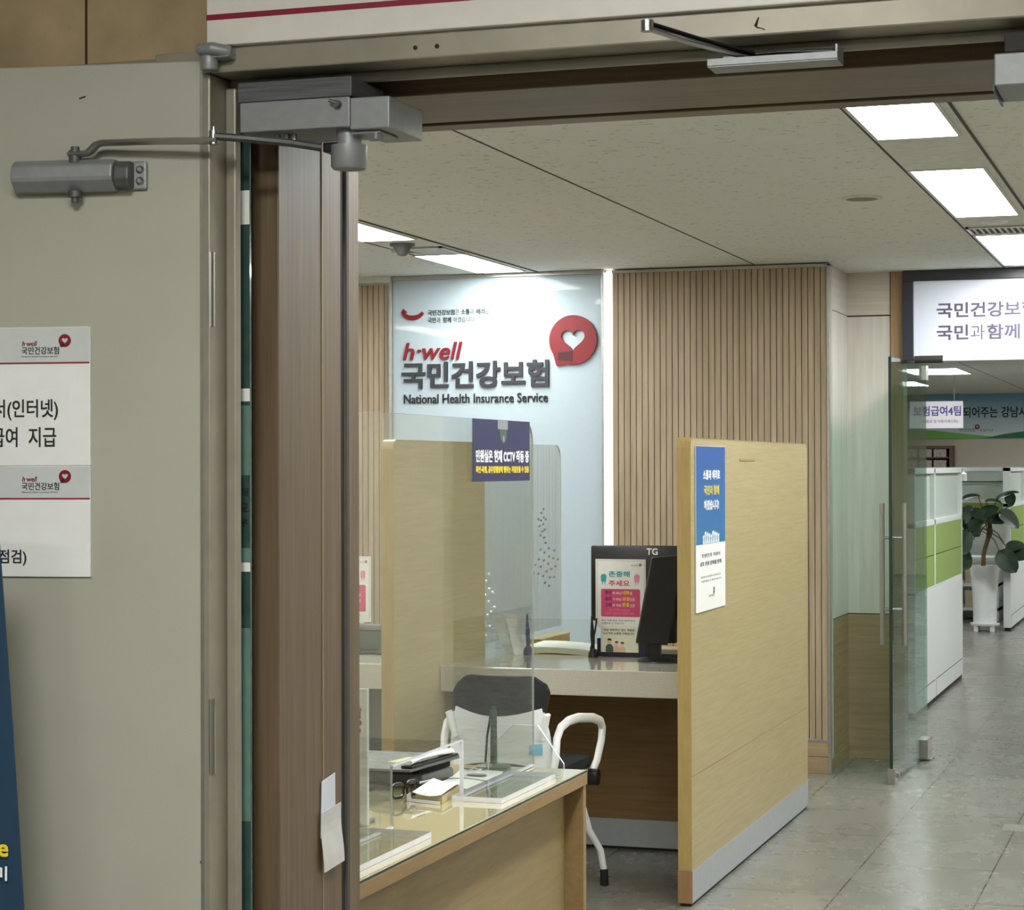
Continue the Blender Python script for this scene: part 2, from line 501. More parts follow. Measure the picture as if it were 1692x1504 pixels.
_tc = bpy.data.curves.new('type', 'FONT')
_tc.resolution_u = 3
_to = bpy.data.objects.new('type', _tc)
_ts = bpy.data.scenes.new('type')
_ts.collection.objects.link(_to)
def letters(mb, s, o, u, v, w, h, d=0.0004, bold=0.0, shear=0.0, mi=0):
    """the string s fitted into a w x h box whose lower left corner is o; u, v are its reading and up directions; raised by d;
    bold strokes are thickened by laying the outline over itself, shifted by a fraction of the glyph height"""
    o, u, v = Vector(o), Vector(u).normalized(), Vector(v).normalized()
    nrm = u.cross(v)
    _tc.body = s; _tc.shear = shear
    vl = _ts.view_layers[0]
    vl.update()
    me = bpy.data.meshes.new_from_object(_to.evaluated_get(vl.depsgraph))
    bm = bmesh.new(); bm.from_mesh(me)
    ret = bmesh.ops.extrude_face_region(bm, geom=list(bm.faces))
    for g in ret['geom']:
        if isinstance(g, bmesh.types.BMVert): g.co.z = 1.0
    bm.verts.index_update()
    xs = [q.co.x for q in bm.verts]; ys = [q.co.y for q in bm.verts]
    x0, x1, y0, y1 = min(xs), max(xs), min(ys), max(ys)
    bo = bold * h * 0.9
    shifts = [(0, 0)] if bold <= 0 else [(-bo, -bo), (bo, -bo), (bo, bo), (-bo, bo)]
    for k_, (sx, sy) in enumerate(shifts):
        vs = [o + u * (bo + sx + (q.co.x - x0) / max(1e-6, x1 - x0) * (w - 2 * bo)) + v * (bo + sy + (q.co.y - y0) / max(1e-6, y1 - y0) * (h - 2 * bo)) + nrm * (q.co.z * d + (0.00012 * k_ if q.co.z > 0.5 else 0)) for q in bm.verts]
        mb.add(vs, [[q.index for q in f.verts] for f in bm.faces], mi)
    bm.free(); bpy.data.meshes.remove(me)
    return mb
def line(parent, name, mat, s, o, u, v, w, h, d=0.0004, bold=0.0, shear=0.0, base=None):
    """one line of writing as a part of its own"""
    return letters(MB(parent.location if base is None else base), s, o, u, v, w, h, d, bold, shear).build(name, mat, parent)
def circ(r, n=40, cx=0, cy=0, a0=0):
    return [(cx + r * math.cos(a0 + 2 * PI * i / n), cy + r * math.sin(a0 + 2 * PI * i / n)) for i in range(n)]
def rrect(w, h, r, n=5, corners='abcd'):
    """rounded rectangle from (0,0); corners a=bottom left, b=bottom right, c=top right, d=top left"""
    P = []
    for key, cx, cy, a in (('a', r, r, PI), ('b', w - r, r, 1.5 * PI), ('c', w - r, h - r, 0), ('d', r, h - r, 0.5 * PI)):
        if key in corners:
            P += [(cx + r * math.cos(a + 0.5 * PI * i / n), cy + r * math.sin(a + 0.5 * PI * i / n)) for i in range(n + 1)]
        else:
            P.append((0 if key in 'ad' else w, 0 if key in 'ab' else h))
    return P
def heart_logo(mb, o, u, v, r, d, mi=0, dark=None):
    """red speech ring with a heart opening and a folded tail at lower left; centre o, outer radius r"""
    n = 64
    hp = []
    for i in range(400):
        t = 2 * PI * i / 400
        hp.append((16 * math.sin(t) ** 3, 13 * math.cos(t) - 5 * math.cos(2 * t) - 2 * math.cos(3 * t) - math.cos(4 * t) + 1.5))
    hp = [(math.atan2(y, x) % (2 * PI), math.hypot(x, y) / 17.0) for x, y in hp]
    inner = []
    for i in range(n):
        a = 2 * PI * i / n
        k = min(hp, key=lambda q: min(abs(q[0] - a), 2 * PI - abs(q[0] - a)))
        inner.append((k[1] * r * 0.52 * math.cos(a), (k[1] * r * 0.50) * math.sin(a) + 0.0 * r))
    mb.ring(circ(r, n), inner, o, u, v, d, mi)
    mb.prism([(-0.84 * r, -0.52 * r), (-0.30 * r, -0.72 * r), (-0.30 * r, -0.98 * r), (-0.70 * r, -1.02 * r)], o, u, v, Vector(d) * 1.03, mi)
    if dark is not None:
        nn = Vector(u).cross(Vector(v)).normalized()
        dd = Vector(d)
        mb.prism([(-0.62 * r, -0.50 * r), (-0.02 * r, -0.44 * r), (-0.02 * r, -0.86 * r), (-0.62 * r, -0.80 * r)], Vector(o) + dd * 1.01, u, v, nn * max(0.0003, dd.length * 0.10), dark)
X, Y, Z = Vector((1, 0, 0)), Vector((0, 1, 0)), Vector((0, 0, 1))
NY = -Y
def st(name, mb, mats, label, cat, bevel=0.0, **k):
    return tag(mb.build(name, mats, bevel=bevel, **k), label, cat, kind='structure')

# ================================================================== THE SETTING
st('floor', MB().box(-9, 4, -3.6, 31, -0.1, 0.0), 'floor', 'polished grey floor tiles with thin joints running into the office', 'floor')
ce = st('ceiling', MB().box(-9, 4, 3.26, 31, ZC, ZC + 0.1), 'ceiling', 'office ceiling of speckled beige mineral boards', 'ceiling')
ch = MB()
for x0, x1, y0, y1 in ((-0.985, -0.683, 3.3, 10.9), (-3.605, -3.312, 3.3, 10.42)):
    ch.box(x0, x1, y0, y1, ZC - 0.003, ZC + 0.01)
ch.build('lamp_channel', 'channel', ce)
jl = MB()
for x in (-0.985, -0.683, -3.605, -3.312):
    jl.box(x - 0.004, x + 0.004, 3.3, 11.0 if x > -2 else 10.43, ZC - 0.0045, ZC + 0.01)
jl.box(-2.168, -2.162, 3.3, 10.43, ZC - 0.002, ZC + 0.01)
jl.box(-2.30, -2.294, 12, 30, ZC - 0.002, ZC + 0.01)
jl.build('joint_lines', 'dark_line', ce)
st('ceiling', MB().box(-4, 3.2, -3.6, 3.26, 2.75, 2.85), 'grey_wall', 'plain corridor ceiling above the photographer', 'ceiling')

# front wall of the corridor: stone above and beside the doorway
wf = MB()
wf.box(-4, -1.60, 3.10, 3.26, 0, 2.75); wf.box(-1.60, -1.521, 3.10, 3.26, 2.2055, 2.75); wf.box(-1.521, 0.5, 3.10, 3.26, 2.30, 2.75); wf.box(0.5, 3.2, 3.10, 3.26, 0, 2.75)
wfo = st('wall_front', wf, 'stone', 'brown stone wall around the steel doorway', 'wall')
j = MB()
for x in (-2.67, -1.774, -0.88, 0.02, 1.4):
    j.box(x - 0.002, x + 0.002, 3.0985, 3.11, (0 if x < -1.61 or x > 0.5 else 2.31), 2.75)
j.build('stone_joints', 'stone_joint', wfo)
st('wall_left', MB().box(-4.1, -4, -3.6, 3.26, 0, 2.75), 'grey_wall', 'grey corridor side wall beyond the left frame edge', 'wall')
st('wall_right', MB().box(3.2, 3.3, -3.6, 3.26, 0, 2.75), 'grey_wall', 'grey corridor side wall beyond the right frame edge', 'wall')
st('wall_rear', MB().box(-4, 3.2, -3.7, -3.6, 0, 2.75), 'grey_wall', 'grey corridor wall behind the photographer', 'wall')

# steel door frame
fr = MB()
fr.box(-1.62, -1.521, 3.05, 3.13, 0, 2.168); fr.box(-1.521, -1.502, 3.105, 3.125, 0, 2.152)
fr.box(-1.80, -1.62, 3.085, 3.12, 0, 2.205)
fr.box(-1.521, 0.52, 3.05, 3.135, 2.168, 2.30); fr.box(-1.62, -1.521, 3.05, 3.135, 2.168, 2.205); fr.box(-1.521, 0.42, 3.12, 3.135, 2.152, 2.168); fr.box(-1.521, 0.42, 3.135, 3.27, 2.192, 2.30)
fr.box(0.42, 0.52, 3.05, 3.27, 0, 2.168)
tf = st('trim_1', fr, 'steel_frame', 'grey painted steel door frame around the entrance', 'door frame', bevel=0.003)
hz = MB()
for x in (-1.167, -1.131):
    hz.cyl((x, 3.0485, 2.1855), (x, 3.06, 2.1855), 0.0035, seg=12)
hz.prism([(0, 0), (0.006, 0.012), (0.008, 0.012), (0.004, -0.004), (0.016, -0.006), (0.016, -0.008)], (-0.632, 3.0495, 2.183), X, Z, (0, 0.004, 0))
hz.build('screw_hole', 'black_matt', tf)
cp = MB()   # rounded cover of the frame's top pivot
cp.tube([(-1.525, 3.02, 2.201), (-1.50, 3.015, 2.200), (-1.475, 3.03, 2.195)], 1, 10, flat=(0.012, 0.010))
cp.cyl((-1.512, 3.03, 2.168), (-1.512, 3.03, 2.196), 0.014)
cp.box(-1.525, -1.475, 3.02, 3.06, 2.186, 2.2055)
cp.build('pivot_cover', 'silver', tf, bevel=0.002, smooth=True)

# wood lining of the entrance
wl = MB()
wl.box(-1.522, -1.472, 3.27, 3.285, 0, 2.14)
li = MB()
li.box(-1.522, -1.472, 3.205, 3.47, 0, 2.19); li.box(-1.522, -1.482, 3.47, 3.505, 0, 2.19); li.box(-1.522, -1.472, 3.505, 3.555, 0, 2.19)
li.box(0.40, 0.45, 3.205, 3.555, 0, 2.19)
l1 = st('trim_2', li, 'lining_v', 'brown wood grain lining of the entrance jambs', 'door lining', bevel=0.002)
lh = MB()
lh.box(-1.472, 0.40, 3.205, 3.47, 2.14, 2.19); lh.box(-1.472, 0.40, 3.47, 3.50, 2.15, 2.19); lh.box(-1.472, 0.40, 3.50, 3.555, 2.14, 2.19)
lh.build('head_lining', 'lining_h', l1, bevel=0.002)
gk = MB()
gk.box(-1.4825, -1.476, 3.472, 3.492, 0, 2.14, 0); gk.box(-1.472, 0.40, 3.47, 3.50, 2.1475, 2.151, 0)
gk.build('gasket', 'gasket', l1)
gs = MB(); gs.cyl((-1.476, 3.497, 0), (-1.476, 3.497, 2.14), 0.006, seg=12)
gs.build('seal_bead', 'silver_dark', l1)
gl2 = MB(); gl2.box(-1.4722, -1.4705, 3.383, 3.387, 0, 2.14)
gl2.build('bead', plain('pale wood bead', (138, 122, 98), 0.5), l1)
# office side of the front wall
st('wall_front', MB().box(-9, -1.53, 3.40, 3.55, 0, ZC).box(-1.53, 0.46, 3.40, 3.55, 2.192, ZC).box(0.46, 4, 3.40, 3.55, 0, ZC), 'cream_wall', 'cream office side of the entrance wall', 'wall')
# sidelight: opaque strip by the lining, reflections in its glass painted on
win = thing('window_1', 'narrow dark green glass sidelight between steel frame and wood lining', 'window', (-1.56, 3.22, 0), kind='structure')
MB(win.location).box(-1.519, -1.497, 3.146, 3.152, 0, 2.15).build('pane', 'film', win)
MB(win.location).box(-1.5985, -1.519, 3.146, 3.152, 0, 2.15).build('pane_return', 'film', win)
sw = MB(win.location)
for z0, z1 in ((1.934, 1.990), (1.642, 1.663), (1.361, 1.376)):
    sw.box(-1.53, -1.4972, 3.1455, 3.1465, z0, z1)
sw.build('white_strip', 'paper', win)  # white bands painted as bright reflections in the glass
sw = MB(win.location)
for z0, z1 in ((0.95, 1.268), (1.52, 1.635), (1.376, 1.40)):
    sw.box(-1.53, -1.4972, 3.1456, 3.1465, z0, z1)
sw.build('green_strip', 'film_light', win)  # paler green bands painted as reflections too
for q, z in (('래', 1.485), ('묘', 1.460), ('우', 1.435)):
    line(win, 'lettering', 'ink', q, (-1.516, 3.1454, z), X, Z, 0.016, 0.014, 0.0003, 0.02)

# ---- back wall, slats, recess
wb = MB()
wb.box(-9, -1.80, 10.47, 10.60, 0, ZC)
st('wall_back', wb, 'grey_wall', 'back wall of the office behind slats and wall sign', 'wall')
def slats(name, x0, x1, ztop, zbot, label):
    mb = MB()
    mb.box(x0, x1, 10.458, 10.47, zbot, ztop, 1)
    n = round((x1 - x0) / 0.0318); p = (x1 - x0) / n
    for i in range(n):
        mb.box(x0 + i * p + 0.002, x0 + (i + 1) * p - 0.0022, 10.44, 10.46, zbot, ztop, 0)
    return st(name, mb, ['slat', 'slat_gap'], label, 'wall cladding')
s1 = slats('trim_3', -2.912, -1.800, 2.535, 0.173, 'vertical wood slat cladding to the right of the wall sign')
mb = MB(); mb.box(-2.912, -1.787, 10.432, 10.47, 2.535, 2.551); mb.box(-1.800, -1.787, 10.432, 10.47, 0.0, 2.551); mb.box(-2.912, -1.787, 10.434, 10.47, 0.160, 0.173)
mb.build('edge_strip', 'trim_metal', s1, bevel=0.002)
s2 = slats('trim_4', -5.6, -4.145, 2.515, 0.173, 'vertical wood slat cladding to the left of the wall sign')
MB().box(-5.6, -4.13, 10.432, 10.47, 2.515, 2.524).build('edge_strip', 'trim_metal', s2)
MB().box(-5.6, -4.13, 10.40, 10.47, 2.524, 2.556).build('cap_board', 'lamp_frame', s2)
st('baseboard_back', MB().box(-5.6, -1.80, 10.436, 10.47, 0.085, 0.160).box(-5.6, -1.80, 10.434, 10.47, 0, 0.083), 'brown_wood', 'brown wood plinth under the slat wall', 'baseboard', bevel=0.002)
st('trim_5', MB().box(-4.145, -2.95, 10.425, 10.47, 2.535, 2.556).box(-4.145, -4.128, 10.42, 10.47, 0, 2.545).box(-2.962, -2.95, 10.41, 10.47, 0, 2.552), 'trim_metal', 'slim metal frame around the pale wall sign', 'trim', bevel=0.002)
ls = thing('light_strip', 'bright white vertical light strip between wall sign and slats', 'light strip', (-2.93, 10.45, 0))
MB(ls.location).box(-2.948, -2.914, 10.444, 10.469, 0.1, 2.545).build('diffuser', 'led', ls)
# pier and recess
pr = MB(); pr.box(-1.90, -1.803, 10.47, 11.20, 0.762, 2.329)
pw = st('wall_right', pr, 'pale_wood', 'pale wood laminate side of the recess beside the slats', 'wall')
rec = MB(); rec.box(-1.803, -1.577, 11.08, 11.20, 0.762, 2.325)
rec.build('back_panel', 'pale_wood', pw)
up = MB(); up.box(-1.90, -1.8031, 10.47, 11.20, 2.333, ZC); up.box(-1.803, -1.577, 11.08, 11.20, 2.333, ZC)
up.build('upper_panel', 'pale_wood_h', pw)
lo = MB(); lo.box(-1.90, -1.8032, 10.47, 11.20, 0.06, 0.757); lo.box(-1.803, -1.577, 11.08, 11.20, 0.06, 0.757)
lo.build('lower_panel', 'brown_wood', pw)
gp = MB(); gp.box(-1.89, -1.8045, 10.48, 11.19, 0.05, 2.5); gp.box(-1.81, -1.58, 11.0825, 11.19, 0.05, 2.5)
gp.build('shadow_gap', 'gasket', pw)
st('baseboard_right', MB().box(-1.85, -1.797, 10.472, 11.08, 0, 0.068).box(-1.80, -1.579, 11.074, 11.10, 0, 0.068), 'brown_wood', 'brown wood baseboard in the recess', 'baseboard')
st('trim_6', MB().box(-1.572, -1.508, 11.07, 11.22, 0, ZC), 'brown_wood_v', 'upright wood strip beside the framed display', 'trim')
MB()
st('wall_middle', MB().box(-1.9, -1.57, 11.2, 11.24, 0, ZC).box(-1.57, 3.9, 11.12, 11.24, 2.085, ZC).box(0.7, 3.9, 11.08, 11.12, 0, ZC).box(0.7, 3.9, 11.12, 11.24, 0, 2.085).box(-9, -1.9, 11.2, 11.24, 0, ZC), 'cream_wall', 'partition wall over the opening to the far office', 'wall')
st('wall_far', MB().box(-9, 4, 30.0, 30.1, 0, ZC), 'cream_wall', 'cream end wall of the far office', 'wall')
st('wall_left', MB().box(-7.0, -6.9, 3.55, 30, 0, ZC), 'cream_wall', 'cream office side wall beyond the left frame edge', 'wall')
st('wall_right', MB().box(3.8, 3.9, 3.55, 30, 0, ZC), 'cream_wall', 'cream office side wall beyond the right frame edge', 'wall')

# ================================================================== CEILING FITTINGS
GL = 'led panels in the office ceiling'
def lamp(x0, x1, y0, y1, label, mat='panel_light', z=ZC, group=GL):
    cx, cy = (x0 + x1) / 2, (y0 + y1) / 2
    t = thing('ceiling_light', label, 'ceiling light', (cx, cy, z), 0, group)
    a = MB(t.location)
    a.box(x0 - 0.012, x1 + 0.012, y0 - 0.012, y0, z - 0.008, z + 0.01); a.box(x0 - 0.012, x1 + 0.012, y1, y1 + 0.012, z - 0.008, z + 0.01)
    a.box(x0 - 0.012, x0, y0, y1, z - 0.008, z + 0.01); a.box(x1, x1 + 0.012, y0, y1, z - 0.008, z + 0.01)
    a.build('frame', 'lamp_frame', t)
    MB(t.location).box(x0, x1, y0, y1, z - 0.006, z + 0.002).build('diffuser', mat, t)
    return t
lamp(-0.966, -0.722, 3.72, 4.94, 'white led ceiling panel hidden behind the wooden door head')  # unseen panel added to brighten chair, counter and desk
lamp(-0.966, -0.722, 5.28, 6.55, 'white led ceiling panel just below the wooden door head')
lamp(-0.966, -0.722, 7.30, 8.69, 'white led ceiling panel above the round white ceiling plate, middle of its row')
lamp(-0.966, -0.722, 9.44, 10.84, 'white led ceiling panel beyond the slot vent, cut by the right frame edge')
lamp(-3.595, -3.345, 7.40, 8.72, 'white led ceiling panel cut off by the wooden entrance jamb')
lamp(-3.605, -3.355, 9.41, 10.32, 'white led ceiling panel directly above the pale wall sign')
lamp(-3.595, -3.345, 5.0, 6.4, 'white led ceiling panel hidden behind the entrance jamb')  # unseen panel added for more even light in the office
for k, y0 in enumerate((4.2, 6.6, 9.0)):
    lamp(1.55, 1.80, y0, y0 + 1.4, ('first', 'second', 'third')[k] + ' led ceiling panel from the entrance in the row beyond the right frame edge')  # unseen row added to light the office from the right
for k, y0 in enumerate((5.5, 8.2)):
    lamp(-5.6, -5.35, y0, y0 + 1.4, ('first', 'second')[k] + ' led ceiling panel from the entrance in the row beyond the left frame edge')  # unseen row added to light the left of the office
GF = 'led panels in the far office'
FARL = [(-2.75, 22.0, 'white led panel of the far office seen beside the glass door hinge'), (-3.6, 25.2, 'white led panel of the far office closest to the sky blue banner')]
for x, y, lb in FARL:
    lamp(x - 0.3, x + 0.3, y, y + 1.4, lb, 'panel_far_dim', ZC, GF)
for k, (x, y) in enumerate(((0.0, 13), (0.0, 17), (0.2, 21), (0.4, 26), (-4.6, 17))):
    lamp(x - 0.2, x + 0.2, y, y + 1.4, 'led panel of the far office outside the picture, ' + ('right row first', 'right row second', 'right row third', 'right row last', 'left row')[k], 'panel_far', ZC, GF)  # these unseen panels are added to light the far office
GC = 'corridor lamps on the photographer side'
for k, (x, y) in enumerate(((-0.9, 1.0), (0.9, 0.2), (-1.1, -1.6))):
    lamp(x - 0.3, x + 0.3, y - 0.3, y + 0.3, 'square corridor lamp ' + ('to the upper left of the photographer', 'to the upper right of the photographer', 'behind the photographer')[k], 'panel_lobby', 2.75, GC)

t = thing('speaker_grille', 'round grey ceiling speaker left of the led panels', 'ceiling speaker', (-1.241, 7.98, ZC))
MB(t.location).loft([((-1.241, 7.98, ZC + 0.004), 0.078), ((-1.241, 7.98, ZC - 0.006), 0.076), ((-1.241, 7.98, ZC - 0.008), 0.066)], 32).build('rim', 'lamp_frame', t, smooth=True)
MB(t.location).cyl((-1.241, 7.98, ZC - 0.0085), (-1.241, 7.98, ZC - 0.006), 0.060, seg=32).build('grille', plain('speaker mesh', (128, 124, 114), 0.7, var=0.25, scale=600), t)
t = thing('ceiling_plate', 'round white ceiling plate between the second and third led panels', 'ceiling plate', (-0.838, 8.90, ZC - 0.003))
MB(t.location).loft([((-0.838, 8.90, ZC - 0.002), 0.06), ((-0.838, 8.90, ZC - 0.012), 0.055), ((-0.838, 8.90, ZC - 0.016), 0.03)], 28).build('cover', plain('lilac white plastic', (222, 218, 232), 0.4), t, smooth=True)
def vent(x0, x1, y0, y1, label):
    t = thing('air_vent', label, 'air vent', ((x0 + x1) / 2, (y0 + y1) / 2, ZC - 0.003), 0, 'slot vents between ceiling lamps')
    a = MB(t.location)
    for q in ((x0, x1, y0, y0 + 0.02), (x0, x1, y1 - 0.02, y1), (x0, x0 + 0.015, y0, y1), (x1 - 0.015, x1, y0, y1)):
        a.box(*q, ZC - 0.011, ZC - 0.003)
    a.build('frame', 'trim_metal', t)
    MB(t.location).box(x0 + 0.01, x1 - 0.01, y0 + 0.01, y1 - 0.01, ZC - 0.006, ZC - 0.003).build('backing', 'vent_dark', t)
    n = 9
    s = MB(t.location)
    for i in range(n):
        xx = x0 + 0.02 + (x1 - x0 - 0.04) * (i + 0.5) / n
        s.quadbox([(xx - 0.006, y0 + 0.02, ZC - 0.010), (xx + 0.002, y0 + 0.02, ZC - 0.006), (xx + 0.003, y0 + 0.02, ZC - 0.007), (xx - 0.005, y0 + 0.02, ZC - 0.011)], (0, y1 - y0 - 0.04, 0))
    s.build('slats', 'lamp_frame', t)
vent(-0.975, -0.70, 9.10, 9.36, 'slot vent between the second and third led panels at the right')
vent(-3.545, -3.34, 9.05, 9.38, 'brown slot vent beside the smoke detector')
t = thing('smoke_detector', 'dark cone shaped smoke detector hanging beside the left vent', 'smoke detector', (-3.473, 8.905, ZC))
MB(t.location).loft([((-3.473, 8.905, ZC - 0.003), 0.058), ((-3.473, 8.905, ZC - 0.014), 0.056)], 24).build('base', 'grey_device', t, smooth=True)
MB(t.location).loft([((-3.473, 8.905, ZC - 0.013), 0.046), ((-3.473, 8.905, ZC - 0.035), 0.032), ((-3.473, 8.905, ZC - 0.052), 0.022), ((-3.473, 8.905, ZC - 0.058), 0.012)], 20).build('cone', 'dark_panel', t, smooth=True)
t = thing('ceiling_bracket', 'small broken white bracket beside the left vent', 'bracket', (-3.56, 9.1, ZC - 0.003))
a = MB(t.location)
a.quadbox([(-3.60, 9.08, ZC - 0.012), (-3.545, 9.12, ZC - 0.004), (-3.55, 9.16, ZC - 0.003), (-3.60, 9.12, ZC - 0.003)], (0.006, 0.0, -0.012))
a.quadbox([(-3.57, 9.10, ZC - 0.022), (-3.54, 9.2, ZC - 0.006), (-3.55, 9.24, ZC - 0.004), (-3.58, 9.15, ZC - 0.018)], (0.004, 0.0, -0.008))
a.box(-3.60, -3.54, 9.07, 9.24, ZC - 0.006, ZC - 0.003)
a.build('bracket', 'lamp_frame', t)

# ================================================================== DOORWAY HARDWARE
LEAF = (-1.536, 3.05, 0.0); LA = math.atan2(0.053, 0.339)
d1 = thing('door_1', 'warm grey steel fire door leaf swung open against the stone wall', 'door', LEAF, LA, kind='structure')
# local frame: leaf runs to -x from its hinge edge, its room face looks to -y
MB().box(-0.92, 0.0, 0.0, 0.040, 0.012, 2.189).build('leaf', 'leaf', d1, bevel=0.002)
e = MB(); e.box(0.0002, 0.012, 0.002, 0.040, 0.012, 2.189); e.box(-0.003, 0.002, -0.0012, 0.003, 0.012, 2.189)
e.build('edge_strip', 'leaf_edge', d1)
k = MB(); k.prism([(0, 0), (0.011, 0.003), (0.011, 0.0055), (0, 0.0025)], (-0.207, -0.0006, 2.133), X, Z, (0, 0.0008, 0))
k.prism([(0, 0), (0.003, 0.001), (0.002, 0.006), (-0.001, 0.004)], (-0.004, -0.0006, 0.895), X, Z, (0, 0.0008, 0))
k.build('paint_chip', 'black_matt', d1)
hb = MB()
for z in (0.35, 1.1, 1.82):
    hb.cyl((0.012, 0.006, z - 0.06), (0.012, 0.006, z + 0.06), 0.008, seg=12)
hb.build('hinge', 'steel', d1)

# door closer on the leaf
c1 = thing('door_closer', 'silver hydraulic door closer screwed to the open grey door', 'door closer', LEAF, LA)
prof = [(0.0, -0.0255), (-0.020, -0.0255), (-0.040, -0.010), (-0.042, -0.004), (-0.038, 0.016), (-0.024, 0.0255), (0.0, 0.0255)]
b = MB(); b.prism(prof, (-0.309, 0, 2.0055), Y, Z, (0.1715, 0, 0))
b.build('body', 'silver', c1, bevel=0.003)
b = MB(); b.prism([(0, -0.022), (-0.030, -0.022), (-0.038, -0.008), (-0.036, 0.012), (-0.022, 0.022), (0, 0.022)], (-0.1375, 0, 2.0055), Y, Z, (0.027, 0, 0))
b.build('end_cap', 'silver_dark', c1, bevel=0.004)
pl = MB(); pl.box(-0.120, -0.090, -0.009, 0.0, 1.9825, 2.0285)
plo = pl.build('mounting_plate', 'silver', c1, bevel=0.003)
for z in (1.996, 2.0145):
    s = MB(); s.loft([((-0.1005, -0.009, z), 0.0068), ((-0.1005, -0.012, z), 0.0062), ((-0.1005, -0.0145, z), 0.0035)], 16)
    s.build('screw', 'chrome', plo, smooth=True)
s = MB(); s.cyl((-0.205, -0.024, 2.026), (-0.205, -0.024, 2.046), 0.010); s.cyl((-0.205, -0.024, 2.046), (-0.205, -0.024, 2.052), 0.007, seg=6)
s.build('pivot', 'silver_dark', c1, smooth=True)
s = MB(); s.cyl((-0.205, -0.024, 1.980), (-0.205, -0.024, 1.970), 0.011); s.cyl((-0.205, -0.024, 1.970), (-0.205, -0.024, 1.962), 0.006)
s.build('valve', 'silver_dark', c1, smooth=True)
s = MB(); s.tube([(-0.214, -0.026, 2.040), (-0.185, -0.027, 2.040), (-0.177, -0.029, 2.043), (-0.166, -0.032, 2.053), (-0.155, -0.034, 2.0555), (-0.06, -0.044, 2.054), (0.040, -0.050, 2.051)], 1, 8, flat=(0.011, 0.0052))
s.build('lever_arm', 'steel', c1, smooth=True)
s = MB(); s.cyl((0.036, -0.050, 2.045), (0.036, -0.050, 2.067), 0.0075); s.cyl((0.036, -0.050, 2.067), (0.036, -0.050, 2.073), 0.0045)
s.build('joint_pin', 'chrome', c1, smooth=True)
ca, sa = math.cos(LA), math.sin(LA)
def toleaf(p):
    dx, dy = p[0] - LEAF[0], p[1] - LEAF[1]
    return (dx * ca + dy * sa, -dx * sa + dy * ca, p[2])
s = MB(); s.tube([(0.036, -0.050, 2.058), toleaf((-1.45, 3.03, 2.056)), toleaf((-1.385, 3.06, 2.050)), toleaf((-1.344, 3.088, 2.0445))], 1, 8, flat=(0.009, 0.0062))
s.build('link_rod', 'silver_dark', c1, smooth=True)

# closer box under the head
c2 = thing('closer_box', 'silver closer box with round spindle under the left end of the door head', 'door closer', (-1.35, 3.12, 2.15))
o = c2.location
MB(o).box(-1.478, -1.280, 3.062, 3.20, 2.1195, 2.1515).build('packing_plate', 'slate', c2, bevel=0.002)
MB(o).box(-1.474, -1.283, 3.062, 3.20, 2.071, 2.119).build('left_box', 'silver', c2, bevel=0.002)
MB(o).box(-1.281, -1.214, 3.058, 3.205, 2.065, 2.1155).build('right_box', 'silver', c2, bevel=0.0025)
s = MB(o); s.cyl((-1.302, 3.05, 2.107), (-1.302, 3.065, 2.107), 0.006, seg=14); s.tube([(-1.302, 3.052, 2.108), (-1.313, 3.050, 2.112)], 0.003, 8)
s.build('screw', 'silver_dark', c2, smooth=True)
s = MB(o); s.loft([((-1.300, 3.10, 2.071), 0.020), ((-1.300, 3.10, 2.048), 0.020), ((-1.300, 3.10, 2.047), 0.029), ((-1.300, 3.10, 2.014), 0.029), ((-1.300, 3.10, 2.009), 0.026)], 32)
s.build('spindle', 'silver', c2, smooth=True)
s = MB(o); s.box(-1.340, -1.314, 3.085, 3.115, 2.036, 2.052)
s.build('arm_socket', 'black', c2, bevel=0.003)
s = MB(o); s.box(-1.283, -1.235, 3.07, 3.15, 2.060, 2.0645); s.box(-1.245, -1.240, 3.07, 3.09, 2.050, 2.062)
s.build('base_plate', 'silver', c2, bevel=0.001)
for x in (-1.425, -1.409, -1.396):
    s = MB(o); s.cyl((x, 3.10, 2.071), (x, 3.10, 2.058), 0.006, seg=8); s.cyl((x, 3.10, 2.060), (x, 3.10, 2.056), 0.008, seg=6)
    s.build('bolt', 'chrome', c2)
# the matching box at the right edge of the frame
c3 = thing('closer_box', 'silver closer box cut by the right frame edge below the door head', 'door closer', (-0.15, 3.12, 2.15))
o = c3.location
MB(o).box(-0.286, -0.02, 3.058, 3.20, 2.0745, 2.121).build('left_box', 'silver', c3, bevel=0.002)
MB(o).box(-0.272, -0.02, 3.062, 3.20, 2.122, 2.1515).build('packing_plate', 'steel_dark', c3, bevel=0.002)
s = MB(o); s.box(-0.2885, -0.286, 3.06, 3.20, 2.068, 2.077)
s.build('base_plate', 'black', c3)
# hold-open stay under the head
c4 = thing('door_stay', 'chrome folding door stay under the steel door head', 'door stay', (-0.60, 3.08, 2.15))
o = c4.location
a = MB(o)
a.box(-0.704, -0.510, 3.055, 3.0575, 2.129, 2.139)
a.box(-0.704, -0.510, 3.0575, 3.112, 2.127, 2.130)
a.box(-0.692, -0.512, 3.109, 3.112, 2.130, 2.152)
a.box(-0.513, -0.510, 3.0575, 3.112, 2.130, 2.150)
a.build('track', 'silver', c4)
MB(o).box(-0.69, -0.514, 3.07, 3.1085, 2.1305, 2.134).build('track_lining', 'black_matt', c4)  # black strip painted as the shaded inside of the open track
s = MB(o); s.tube([(-0.664, 3.085, 2.147), (-0.60, 3.098, 2.151), (-0.52, 3.09, 2.146)], 1, 8, flat=(0.006, 0.003))
s.build('slide_arm', 'black', c4)
a = MB(o); a.tube([(-0.771, 2.97, 2.172), (-0.72, 3.01, 2.156), (-0.645, 3.072, 2.140)], 1, 8, flat=(0.0085, 0.003))
a.build('stay_arm', 'chrome', c4)
